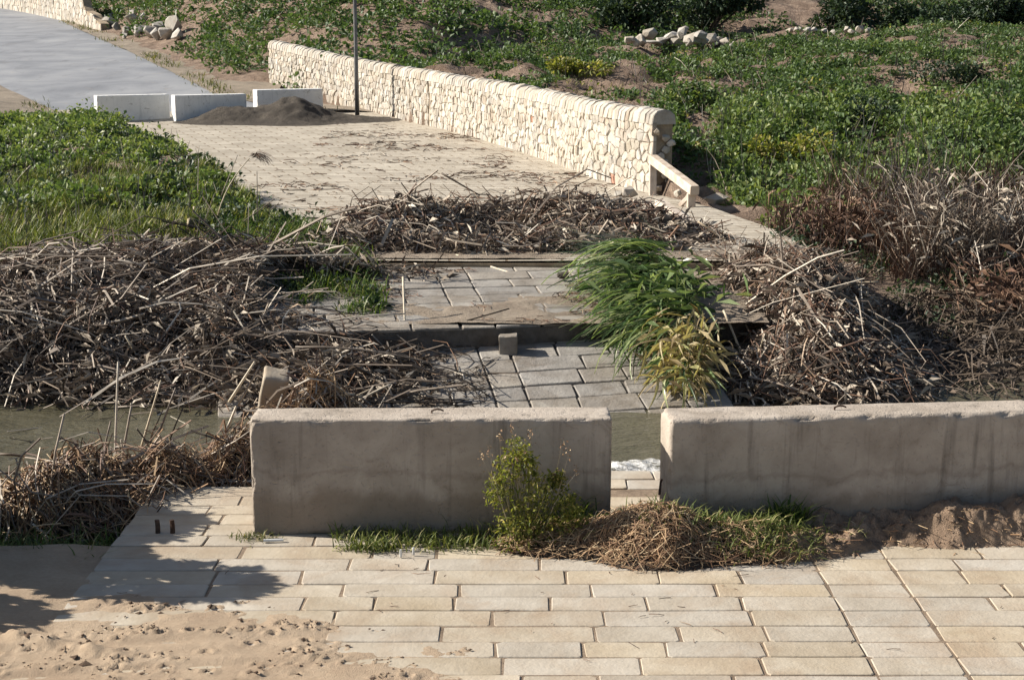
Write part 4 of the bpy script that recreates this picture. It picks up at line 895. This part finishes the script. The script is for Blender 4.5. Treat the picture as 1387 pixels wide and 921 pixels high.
X = NR.uniform(1.2, 5.6, 1500); Y = NR.uniform(10.9, 11.7, 1500); Z = mud_z(X, Y); k = Z > -.015; X, Y, Z = X[k], Y[k], Z[k]; m = len(X); r_ = .009*np.exp(NR.normal(0, .55, m))
oc = np.array([(1, 0, 0), (0, 1, 0), (-1, 0, 0), (0, -1, 0), (.25, .2, .38), (0, 0, -.6)]); Vp = np.stack([X, Y, Z+.004], -1)[:, None]+oc[None]*r_[:, None, None]*NR.uniform(.6, 1.5, (m, 6, 1))
Fp = ((np.arange(m)*6)[:, None, None]+np.array([(0, 1, 4), (1, 2, 4), (2, 3, 4), (3, 0, 4), (1, 0, 5), (2, 1, 5), (3, 2, 5), (0, 3, 5)])[None]).reshape(-1, 3)
tag(Bag().add(Vp.reshape(-1, 3), [Fp], np.repeat(NR.random(m), 6)).build('silt_clods', MT['mud']), 'crumbs of dried silt on the bank before the right barrier', 'clods', kind='stuff')
scatter('silt_straw', 420, (1.4, 5.4, 11.0, 11.7), lambda X, Y: mud_z(X, Y)-.005, .10, .004, 'straw', 'straw bits stuck in the silt before the right barrier', 6, .4)
scatter('paving_litter', 60, (-3.2, 4.5, 9.2, 12.0), lambda X, Y: 0*X-.008, .06, .003, 'stalk_brown', 'tiny twig litter strewn over the near paving', 7, .5)
scatter('floating_litter', 60, (-9, -3, 14.6, 17.2), lambda X, Y: 0*X-.30, .3, .007, 'stalk', 'reed scraps floating on the stream', 8, .5)
# tangled root mat lying on the paving
def mat_mound(X, Y): return .36*np.exp(-(((X-1.15)/.42)**2+((Y-11.35)/.34)**2)**1.3)+.20*np.exp(-(((X-.45)/.5)**2+((Y-11.5)/.25)**2))+.22*np.exp(-(((X-1.9)/.5)**2+((Y-11.4)/.3)**2))
V, F = grid(np.arange(-.4, 2.7, .04), np.arange(10.85, 12.0, .04), lambda X, Y: -.05+mat_mound(X, Y)*.85*(.75+.5*fbm(X*5, Y*5, 2))-.1*(mat_mound(X, Y) < .03))
root = tag(mesh_np('root_mat', V, [F], MT['litter'], smooth=True), 'matted clump of tan roots and straw on paving before the barriers', 'root clump')
b = Bag(); n = 4200; X = NR.uniform(-.3, 2.5, n*3); Y = NR.uniform(10.9, 11.9, n*3); h = mat_mound(X, Y); k = NR.random(n*3) < np.clip((h-.03)/.15, 0, 1); X, Y, h = X[k][:n], Y[k][:n], h[k][:n]; m = len(X)
gx_ = (mat_mound(X+.02, Y)-h)/.02; gy_ = (mat_mound(X, Y+.02)-h)/.02; az = NR.normal(0, .8, m); l = NR.uniform(.06, .26, m)
d = np.stack([np.cos(az), np.sin(az), np.cos(az)*gx_+np.sin(az)*gy_], -1); d = unit(d); C = np.stack([X, Y, -.03+h*.9+NR.random(m)*.06-.01], -1)
b.add(*tubes(C-d*(l/2)[:, None], C+d*(l/2)[:, None], .004, .002, NR.normal(size=(m, 3))*(l*.16)[:, None], 3, 2)); o = b.build('roots', MT['straw'], root); o['kind'] = 'stuff'

# ------------------------------------------------------------------ weeds and grass at the barriers
wb = Vector((.10, 11.42, .03)); weed = empty('tall_weed', wb, 'bushy yellow green weed growing in front of the left barrier', 'weed')
WL = [(-.16, 0, .62, .13), (-.06, .02, .78, .12), (.02, 0, .66, .12), (-.22, .02, .45, .12), (.12, -.02, .48, .14), (0, -.04, .30, .2), (.26, .02, .56, .07), (.34, 0, .36, .12), (-.1, -.05, .15, .2), (.22, -.03, .2, .18), (.42, .02, .2, .13)]
def in_weed(n):
    L_ = np.array(WL); i = NR.integers(0, len(L_), n); u = unit(NR.normal(size=(n, 3)))*(NR.random(n)**.45)[:, None]
    p = L_[i][:, :3]+u*L_[i][:, 3:]*np.array([1, .8, 1.2]); p[:, 2] = np.maximum(p[:, 2], .01); return p
tip = in_weed(70); V, Fs, A = tubes(np.stack([NR.normal(0, .05, 70), NR.normal(0, .04, 70), np.zeros(70)], -1), tip, .005, .002, NR.normal(size=(70, 3))*.03, 3, 4); mesh_np('stems', V, Fs, MT['grass_dry'], weed, {'rnd': A})['kind'] = 'stuff'
V, Fs, A = leaves(in_weed(2800), NR.uniform(.02, .06, 2800), .8, .4); mesh_np('leaves', V, Fs, MT['leaf_lime'], weed, {'rnd': A})['kind'] = 'stuff'
fl = in_weed(150); fl = fl[fl[:, 2] > .55]; V, Fs, A = leaves(fl, .03, .8, .9); mesh_np('flower_heads', V, Fs, MT['straw'], weed, {'rnd': A})['kind'] = 'stuff'
tp = np.array([(-.28, 0, .80), (-.2, .02, .92), (.3, .02, .84), (.36, .03, .78), (-.34, 0, .74), (.05, .02, .95), (.42, 0, .62), (-.1, 0, .98)]); V, Fs, A = tubes(tp*np.array([.25, .3, 0]), tp, .004, .002, NR.normal(size=(8, 3))*.04, 3, 5); mesh_np('seed_stems', V, Fs, MT['stalk_pale'], weed, {'rnd': A})['kind'] = 'stuff'
hp = np.repeat(tp, 14, 0)+NR.normal(size=(112, 3))*np.array([.012, .012, .035]); V, Fs, A = leaves(hp, .025, .9, .6); mesh_np('seed_heads', V, Fs, MT['straw'], weed, {'rnd': A})['kind'] = 'stuff'
def grass_patch(name, pts, L, w, mat, label, lean=.5, droop=.35, kind='stuff', cat='grass', segs=3):
    pts = np.asarray(pts); n = len(pts)
    V, Fs, A = blades(pts, NR.uniform(0, 2*PI, n), L*NR.uniform(.5, 1.3, n), NR.uniform(.1, lean*2, n), w*NR.uniform(.7, 1.3, n), droop, segs)
    return tag(Bag().add(V, Fs, A).build(name, MT[mat]), label, cat, kind=kind)
def pts_gauss(cx, cy, sx, sy, n, zf): X = NR.normal(cx, sx, n); Y = NR.normal(cy, sy, n); return np.stack([X, Y, zf(X, Y)], -1)
z0 = lambda X, Y: 0*X-.01
p = np.concatenate([pts_gauss(-.55, 11.5, .35, .07, 420, z0), pts_gauss(-1.15, 11.42, .12, .05, 200, z0), pts_gauss(.35, 11.6, .3, .08, 300, lambda X, Y: 0*X+.1), np.stack([NR.uniform(-1.5, .2, 500), NR.uniform(11.55, 11.78, 500), np.zeros(500)], -1)])
grass_patch('foot_grass', p, .14, .011, 'grass_turf', 'low green grass along the foot of the left barrier')
p = np.concatenate([pts_gauss(1.75, 11.48, .38, .13, 1500, lambda X, Y: np.maximum(mud_z(X, Y), mat_mound(X, Y)*.8)), pts_gauss(2.0, 11.22, .2, .08, 220, lambda X, Y: np.maximum(mud_z(X, Y), mat_mound(X, Y)*.8)), pts_gauss(.8, 11.7, .3, .07, 300, lambda X, Y: mat_mound(X, Y)*.9)])
grass_patch('silt_grass', p, .16, .010, 'grass_turf', 'olive grass matted over the silt before the right barrier', .7, .45)
p = pts_gauss(2.28, 11.72, .09, .05, 160, lambda X, Y: mud_z(X, Y)); grass_patch('grass_tuft', p, .26, .013, 'grass', 'spiky green grass tuft growing against the right barrier', .45, .3, None, 'grass tuft')
p = pts_gauss(.55, 11.68, .16, .04, 90, lambda X, Y: 0*X+.12); grass_patch('blade_tuft', p, .30, .014, 'grass', 'arching green grass blades beside the tall weed', .6, .4, None, 'grass tuft')
p = pts_gauss(-2.12, 11.68, .1, .05, 120, z0); grass_patch('corner_grass', p, .1, .008, 'grass_dry', 'dry grass at the free corner of the weed-backed barrier', .6, .4, None, 'grass tuft')

# near left bank grass and the bush off the left edge that throws the shade
X = NR.uniform(-6.5, -3.35, 5200); Y = NR.uniform(11.0, 13.2, 5200); k = (Y > 11.15+.25*fbm(X*2, Y*2, 3)) & (Y < 12.75+.2*(X+4))
grass_patch('bank_grass', np.stack([X[k], Y[k], H(X[k], Y[k])-.02], -1), .26, .012, 'grass', 'dark green grass on the bank left of the near paving', .7, .45)
def shrub(name, loc, rx, ry, h, n, size, mat, label, cat='shrub', group=None, lobes=7, trunk=True, seed=0, aspect=.55):
    RR = np.random.default_rng(seed+100); root = empty(name, loc, label, cat, group)
    lc = np.stack([RR.normal(0, .42, lobes)*rx, RR.normal(0, .42, lobes)*ry, RR.uniform(.3, .78, lobes)*h], -1); lr = RR.uniform(.32, .55, lobes)
    i = RR.integers(0, lobes, n); u = unit(RR.normal(size=(n, 3))); rad = lr[i]*RR.random(n)**.28
    C = lc[i]+u*rad[:, None]*np.array([rx, ry, h*.62]); C[:, 2] = np.maximum(C[:, 2], .02+RR.random(n)*.15*h)
    V, Fs, A = leaves(C, size*RR.uniform(.6, 1.3, n), .8, aspect, outward=u); mesh_np('crown', V, Fs, MT[mat], root, {'rnd': A})['kind'] = 'stuff'
    if trunk:
        V, Fs, A = tubes(np.zeros((lobes, 3))+RR.normal(size=(lobes, 3))*np.array([.06, .06, 0])*rx-np.array([0, 0, .1]), lc, .035*h, .012*h, RR.normal(size=(lobes, 3))*.08*rx, 6, 5); mesh_np('trunk', V, Fs, MT['bark'], root, {'rnd': A}, True)
    return root
shrub('bank_bush', (-5.75, 11.75, -.15), 1.0, .85, 1.8, 8000, .15, 'leaf', 'leafy green bush on the bank left of the sand', seed=2)
shrub('bank_bush', (-5.9, 10.7, -.02), .8, .7, 1.3, 5000, .14, 'leaf', 'smaller leafy bush on the sand left of the paving', seed=3)

# ------------------------------------------------------------------ green reed clump flattened over the slabs
rc = at_y(915, 385, 20.2); clump = empty('green_reed_clump', (rc.x, rc.y, .0), 'flattened clump of long green reed leaves drooping over the tilted slab', 'reed clump')
def leaf_mesh(i, L=1.0, W=.036, segs=7):
    rr = np.random.default_rng(i); V = []; x = z = 0.; ang = rr.uniform(-.1, .3); dr = rr.uniform(.12, .26)
    yb = rr.normal(0, .04)
    for s in range(segs+1):
        t = s/segs; w = W*np.interp(t, [0, .15, .5, .85, 1], [.5, .95, 1, .5, .06])/2; y = yb*t*t
        V += [(x, y-w, z+.004), (x, y, z-.006), (x, y+w, z+.004)]; x += L/segs*math.cos(ang); z += L/segs*math.sin(ang); ang -= dr*(.6+.8*t)
    F = [(s*3+k, s*3+k+1, s*3+3+k+1, s*3+3+k) for s in range(segs) for k in range(2)]
    me = bpy.data.meshes.new('leaf'); me.from_pydata(V, [], F); me.polygons.foreach_set('use_smooth', [True]*len(F)); return me
LM = {}
for mt in ('reed_green', 'reed_yellow'):
    LM[mt] = [leaf_mesh(i) for i in range(8)]
    for m_ in LM[mt]: m_.materials.append(MT[mt])
def put_leaf(mt, p, az, pitch, L, w, roll=0.):
    o = bpy.data.objects.new('leaf', R.choice(LM[mt])); COL.objects.link(o); o.parent = clump; o.location = Vector(p)-clump.location
    o.rotation_euler = (roll, -pitch, az); o.scale = (L, w, L)
    return o
for k in range(215):                                              # green fan sweeping left and toward the stream
    t = R.random(); py = 326+R.random()*125; px = 880+45*(py-326)/125+R.gauss(0, 16); Y = 21.2-(py-326)/125*2.6
    p = at_y(px, py, Y); az = math.radians(R.gauss(192+34*(py-330)/120, 14)); put_leaf('reed_green', p, az, R.gauss(.0, .2), R.uniform(.95, 1.55), R.uniform(.8, 1.3), R.gauss(0, .5))
for k in range(84):                                               # yellowed leaves hanging down to the water
    px = R.gauss(925, 20); py = R.uniform(415, 515); Y = 18.4-(py-425)/90*1.3; p = at_y(px, py, Y)
    put_leaf(R.choice(['reed_yellow', 'reed_yellow', 'reed_green']), p, math.radians(R.gauss(250, 30)), R.gauss(-.3, .35), R.uniform(.45, .9), R.uniform(.6, 1.1), R.gauss(0, .6))
cV = NR.normal(size=(900, 3))*np.array([.32, .7, .16])+np.array([rc.x-.35, rc.y-.2, .62])
V, Fs, A = leaves(cV, NR.uniform(.2, .45, 900), .6, .10); o = Bag().add(V, Fs, A).build('inner_leaves', MT['reed_green'], None); o.parent = clump; o.location = -Vector(clump.location); o['kind'] = 'stuff'
nb = 520; tq = NR.random(nb); pv = np.array([at_y(R.gauss(875+45*t_, 22), 328+125*t_, 21.2-2.6*t_) for t_ in tq])
V, Fs, A = blades(pv-np.array([0, 0, .06]), np.radians(NR.normal(192+40*tq, 16)), NR.uniform(.8, 1.5, nb), NR.normal(1.25, .25, nb), NR.uniform(.025, .05, nb), .16, 5); o = Bag().add(V, Fs, A).build('lower_leaves', MT['reed_green'], None); o.parent = clump; o.location = -Vector(clump.location); o['kind'] = 'stuff'
cV = NR.normal(size=(500, 3))*np.array([.16, .35, .2])+np.array(at_y(928, 490, 17.7))
V, Fs, A = leaves(cV, NR.uniform(.12, .4, 500), .8, .09); o = Bag().add(V, Fs, A).build('dry_leaves', MT['reed_yellow'], None); o.parent = clump; o.location = -Vector(clump.location); o['kind'] = 'stuff'

# ------------------------------------------------------------------ vegetation on the banks and the hill
def frustum(Y, pad=2.): return -(.35*Y*1.03+pad), (.35*Y*1.03+pad)
def clumps(name, n, ybox, okf, csize, per, lsize, mat, label, flat=.55, aspect=.55, hk=.55, zf=H):
    Y = ybox[0]+(ybox[1]-ybox[0])*NR.random(n*3)**.8; lim = .35*Y*1.04+1.5; X = NR.uniform(-1, 1, n*3)*lim; k = okf(X, Y); X, Y = X[k][:n], Y[k][:n]; m = len(X)
    cs = csize*np.exp(NR.normal(0, .35, m)); tint = np.clip(.55*fbm(X*.35, Y*.35, 44)+.45*NR.random(m), 0, 1)
    i = np.repeat(np.arange(m), per); u = unit(NR.normal(size=(m*per, 3))); u[:, 2] = np.abs(u[:, 2]); rad = NR.random(m*per)**.4
    C = np.stack([X, Y, zf(X, Y)-.03], -1)[i]+u*(rad*cs[i])[:, None]*np.array([1, 1, hk])
    V, Fs, A = leaves(C, lsize*NR.uniform(.6, 1.4, m*per), flat, aspect, rnd=np.clip(tint[i]*.75+NR.random(m*per)*.3, 0, .999), outward=u)
    b = Bag().add(V, Fs, A); return tag(b.build(name, MT[mat]), label, 'ground cover', kind='stuff')
def stems(name, n, xb, yb, L, r, mat, label, az0=0., tilt=.35, dens=None, base=H, segs=3):
    X = NR.uniform(*xb, n*2); Y = NR.uniform(*yb, n*2)
    k = np.ones(n*2, bool) if dens is None else dens(X, Y)
    X, Y = X[k][:n], Y[k][:n]; m = len(X); Z = base(X, Y)-.05; az = NR.uniform(0, 2*PI, m); t = np.abs(NR.normal(0, tilt, m)); l = L*np.exp(NR.normal(0, .35, m))
    d = np.stack([np.cos(az)*np.sin(t), np.sin(az)*np.sin(t), np.cos(t)], -1); P0 = np.stack([X, Y, Z], -1)
    b = Bag().add(*tubes(P0, P0+d*l[:, None], r, r*.5, NR.normal(size=(m, 3))*(l*.08)[:, None], 3, segs)); return tag(b.build(name, MT[mat]), label, 'dead stems', kind='stuff')
def right_ok(X, Y): return (((X+20.3)/3.2)**2+((Y-83)/5.)**2 > 1) & (X > np.where(Y > 62, itp(Y, XRA)+2.0+1.5*sstep(72, 62, Y), itp(Y, XRW)+.9))
def veg_mask(X, Y, thr): return fbm(X*.32, Y*.32*.8, 61) > thr
def near_field(X, Y):
    yc = itp(X, CREST)-.8*((X > 4.5) & (X < 11.5))-.8*((X > 13) & (X < 20))
    bare = ((X-5.2)/1.3)**2+((Y-33.2)/1.9)**2 < 1
    return right_ok(X, Y) & (Y < yc+1) & ~bare & ((fbm(X*.55, Y*.4, 61)+.25*sstep(5, 9, X)*sstep(48, 40, Y)) > .462)
clumps('field_plants', 6500, (32.5, 92), near_field, .30, 26, .165, 'leaf', 'leafy green plants and bare earth on the hillside above the wall', hk=.9)
clumps('lime_plants', 900, (33, 90), lambda X, Y: near_field(X, Y) & (fbm(X*.5, Y*.5, 91) > .58), .30, 30, .13, 'leaf_lime', 'patches of yellow green weeds among the field plants', hk=.8)
def far_slope(X, Y):
    yc = itp(X, CREST); bare = (((X+.5)/3.0)**2+((Y-80)/3.0)**2 < 1) | (((X-19)/4.5)**2+((Y-92)/9)**2 < 1)
    return right_ok(X, Y) & (Y > yc+1) & ~bare & (fbm(X*.25, Y*.25, 63) > .30)
clumps('slope_plants', 6500, (48, 125), far_slope, .50, 20, .26, 'leaf', 'dense green ground cover on the far slope', hk=1.05)
def left_bank(X, Y): return (X < itp(Y, XL)-.1) & (f_left(X, Y) < .28)
clumps('bank_plants', 3000, (27, 51), lambda X, Y: left_bank(X, Y) & (fbm(X*.4, Y*.4, 70)+.02*(Y-30) > .47), .26, 34, .14, 'leaf', 'glossy green leafy plants along the top of the left bank', hk=.8)
X = NR.uniform(-12, -2.5, 55000); Y = NR.uniform(20.5, 33, 55000); k = (X < itp(Y, XL)+.25) & (f_left(X, Y) < .35); 
grass_patch('bank_turf', np.stack([X[k], Y[k], H(X[k], Y[k])-.02], -1), .28, .02, 'grass_turf', 'yellow green rough grass on the slope of the left bank', .7, .4, segs=2)
X = NR.uniform(-5, -.8, 16000); Y = NR.uniform(19.2, 25, 16000); k = (X < np.interp(Y, [19.2, 22, 25], [-1.55, -2.1, -3.3])+(fbm(X*2, Y*2, 8)-.5)*.7) & (X > np.interp(Y, [19.5, 25], [-2.8, -5])) & (fbm(X, Y, 5) > .38)
grass_patch('edge_grass', np.stack([X[k], Y[k], np.maximum(H(X[k], Y[k]), slab2_z(X[k], Y[k])-.05)+.03], -1), .30, .015, 'grass', 'green grass fringe beside the level slab', .7, .4)
X = NR.uniform(-12, 34, 60000); Y = NR.uniform(33, 82, 60000); k = right_ok(X, Y) & (Y < itp(X, CREST)+1) & (np.abs(X) < .37*Y+1) & (fbm(X*1.3, Y*1.1, 77) > .55)
grass_patch('field_turf', np.stack([X[k], Y[k], H(X[k], Y[k])-.02], -1)[:16000], .22, .03, 'grass_dry', 'sparse dry grass between the field plants', .8, .4)
bp = Bag(); X = NR.uniform(-12, 34, 9000); Y = NR.uniform(33, 82, 9000); k = right_ok(X, Y) & (Y < itp(X, CREST)+1) & (np.abs(X) < .37*Y+1); X, Y = X[k][:3500], Y[k][:3500]; m = len(X)
r_ = .05*np.exp(NR.normal(0, .5, m)); oc = np.array([(1, 0, 0), (0, 1, 0), (-1, 0, 0), (0, -1, 0), (.25, .2, .38), (0, 0, -.6)]); Vp = np.stack([X, Y, H(X, Y)+.02], -1)[:, None]+oc[None]*r_[:, None, None]*NR.uniform(.6, 1.5, (m, 6, 1))
Fp = ((np.arange(m)*6)[:, None, None]+np.array([(0, 1, 4), (1, 2, 4), (2, 3, 4), (3, 0, 4), (1, 0, 5), (2, 1, 5), (3, 2, 5), (0, 3, 5)])[None]).reshape(-1, 3)
tag(Bag().add(Vp.reshape(-1, 3), [Fp], np.repeat(NR.random(m), 6)).build('field_clods', MT['ground']), 'small clods and stones on the bare hillside earth', 'clods', kind='stuff')
clumps('fringe_plants', 260, (19.5, 25.5), lambda X, Y: (X < np.interp(Y, [19.2, 22, 25], [-1.75, -2.3, -3.4])) & (X > np.interp(Y, [19.5, 25], [-3.4, -5.2])), .2, 40, .10, 'leaf_dark', 'dark leafy fringe along the edge of the left bank', hk=.9, zf=lambda X, Y: np.maximum(H(X, Y), slab2_z(X, Y)-.02))
clumps('bank_dark_plants', 500, (25, 46), lambda X, Y: left_bank(X, Y) & ((X > itp(Y, XL)-1.3) | (fbm(X*.6, Y*.6, 72) > .6)), .26, 36, .13, 'leaf_dark', 'dark leafy plants at the rim of the left bank', hk=1.3)
stems('bank_dry_stems', 700, (-13, -3), (22, 40), .5, .009, 'stalk', 'thin dry stems scattered through the left bank grass', tilt=.5, dens=lambda X, Y: (X < itp(Y, XL)-.2) & (fbm(X*.8, Y*.8, 99) > .48), segs=2)
# right bank: tall grasses, dead stems, twiggy bushes
stems('brown_stems', 5200, (4.6, 12.5), (23.5, 31.5), .75, .009, 'stalk_brown', 'thicket of reddish brown dead stems on the right bank', tilt=.5, dens=lambda X, Y: (fbm(X*.7, Y*.7, 80)+.04*(X-6) > .42) & (Y > 25.2) & ((X > 6.4) | (Y < 28)))
stems('grey_stems', 1300, (6.8, 12.5), (25, 30.5), 1.0, .010, 'stalk', 'pale grey dead stems leaning over the right bank', tilt=.55, dens=lambda X, Y: fbm(X*.9, Y*.9, 83) > .5)
stems('field_dry_stems', 900, (-4, 28), (40, 78), .6, .014, 'stalk', 'dry stems scattered over the hillside above the wall', tilt=.5, dens=lambda X, Y: right_ok(X, Y) & (fbm(X*.5, Y*.5, 95) > .5), segs=2)
stems('bank_tall_stems', 420, (4.5, 14), (31, 40), .8, .008, 'stalk', 'thin dry stems standing among the right bank plants', tilt=.35)
clumps('right_bank_plants', 1600, (28.2, 42), lambda X, Y: (X > 4.7+.12*np.abs(Y-33)) & ((X < 6.6) | (Y > 30)) & (fbm(X*.6, Y*.6, 66) > .36), .32, 40, .15, 'leaf', 'tall bright green weeds on the right bank', hk=1.25)
clumps('channel_plants', 500, (21, 28), lambda X, Y: (X > 4.6) & (fbm(X*.8, Y*.8, 68) > .5), .28, 40, .10, 'leaf_dark', 'creeping plants with leaves darkened to deepen the channel shade', hk=.9, zf=water_floor)  # dark leaf colour adds to the shade painted into the channel
def twig_bush(px, py, Y, h, w, n, label, mat='stalk'):
    p = at_y(px, py, Y); p.z = min(p.z, hz(p.x, p.y)+.1); root = empty('twig_bush', p, label, 'bush'); b = Bag()
    az = NR.uniform(0, 2*PI, n); t = np.abs(NR.normal(.45, .35, n)); l = h*NR.uniform(.35, 1.15, n); d = np.stack([np.cos(az)*np.sin(t)*w, np.sin(az)*np.sin(t)*w, np.cos(t)], -1)
    P0 = NR.normal(size=(n, 3))*np.array([.45, .4, .04]); P1 = P0+d*l[:, None]; b.add(*tubes(P0, P1, .013, .006, NR.normal(size=(n, 3))*.16*h, 4, 6))
    for _ in range(2):
        k = NR.integers(0, n, n*2); tt = NR.uniform(.4, .95, n*2)[:, None]; Q0 = P0[k]+(P1-P0)[k]*tt; Q1 = Q0+unit(d[k]+NR.normal(size=(n*2, 3))*.8)*(h*NR.uniform(.15, .4, n*2))[:, None]; b.add(*tubes(Q0, Q1, .007, .003, NR.normal(size=(n*2, 3))*.03, 3, 3))
    V, Fs, A = leaves(P0[NR.integers(0, n, n*14)]+NR.normal(size=(n*14, 3))*np.array([.4, .35, .25*h])+np.array([0, 0, .35*h]), NR.uniform(.15, .4, n*14), .9, .06); b.add(V, Fs, A)
    o = b.build('twigs', MT[mat], root); o['kind'] = 'stuff'
twig_bush(1285, 345, 25.6, 1.9, 1.3, 42, 'leafless pale grey twiggy bush leaning on the right bank', 'stalk')
twig_bush(1365, 330, 26.2, 1.6, 1.3, 36, 'leafless grey twigs beyond the pale twiggy bush on the right bank')
twig_bush(1370, 450, 22.5, 1.2, 1.2, 70, 'reddish bare twiggy bush overhanging the dark channel', 'stalk_brown')
twig_bush(1130, 330, 27.5, 1.1, 1.0, 60, 'brown bare twiggy bush below the bright green weeds', 'stalk_brown')

Y = NR.uniform(57, 120, 5200); sd = NR.integers(0, 2, 5200); X = np.where(sd == 0, itp(Y, XRA)+NR.normal(.35, .35, 5200), itp(Y, XL)-NR.normal(.5, .4, 5200)); k = fbm(X*.4, Y*.4, 97) > .45
grass_patch('verge_grass', np.stack([X[k], Y[k], np.maximum(H(X[k], Y[k]), itp(Y[k], ZR))+.02], -1), .28, .035, 'grass_dry', 'dry olive grass along both edges of the asphalt', .7, .4, segs=2)
g = 'leafy bushes dotted over the hillside field'
for i, (px, py, w, h, mt, lab) in enumerate(((945, 150, 1.0, .9, 'leaf', 'rounded leafy bush by the bare earth above the wall end'), (1060, 235, .9, 1.0, 'leaf_lime', 'yellow green bushy weed at the lip of the eroded hollow'), (1180, 170, 1.1, .8, 'leaf_dark', 'dark low bush among the field plants of the right bank'), (760, 105, 1.2, .7, 'leaf_lime', 'lime green low bush behind the middle of the wall'), (1290, 120, 1.2, .9, 'leaf_dark', 'dark low bush far up the right field'))):
    p = ground_hit(px, py, 30, 85); p.z -= .1
    shrub('field_bush', p, w, w*.8, h, 1100, .15, mt, lab, 'bush', g, 6, True, 60+i)
# dark shrubs on the far slope
g = 'dark shrubs behind the stone heaps'
for i, (px, py, Y, w, h, lab) in enumerate(((850, 58, 80, 3.4, 2.6, 'dark evergreen shrub directly behind the larger stone heap'), (960, 48, 82, 3.6, 3.0, 'dark evergreen shrub right behind the larger heap, by shaded earth'), (1150, 44, 84, 3.2, 2.8, 'dark evergreen shrub behind the low row of boulders'), (1225, 40, 86, 3.6, 2.8, 'dark shrub next to the one behind the boulder row'), (1310, 36, 88, 4.0, 3.0, 'dark broad shrub uphill beyond the right bank'), (1385, 30, 88, 3.2, 2.6, 'dark shrub farthest along the hillside from the stone heaps'), (720, 30, 88, 3.0, 2.0, 'low dark shrub above the bare patch on the far slope'))):
    p = at_y(px, py, Y); p.z = hz(p.x, p.y)-.2
    shrub('dark_shrub', p, w*.62, w*.55, h, 3000, .30, 'leaf_dark', lab, 'shrub', g, 9, True, 20+i)
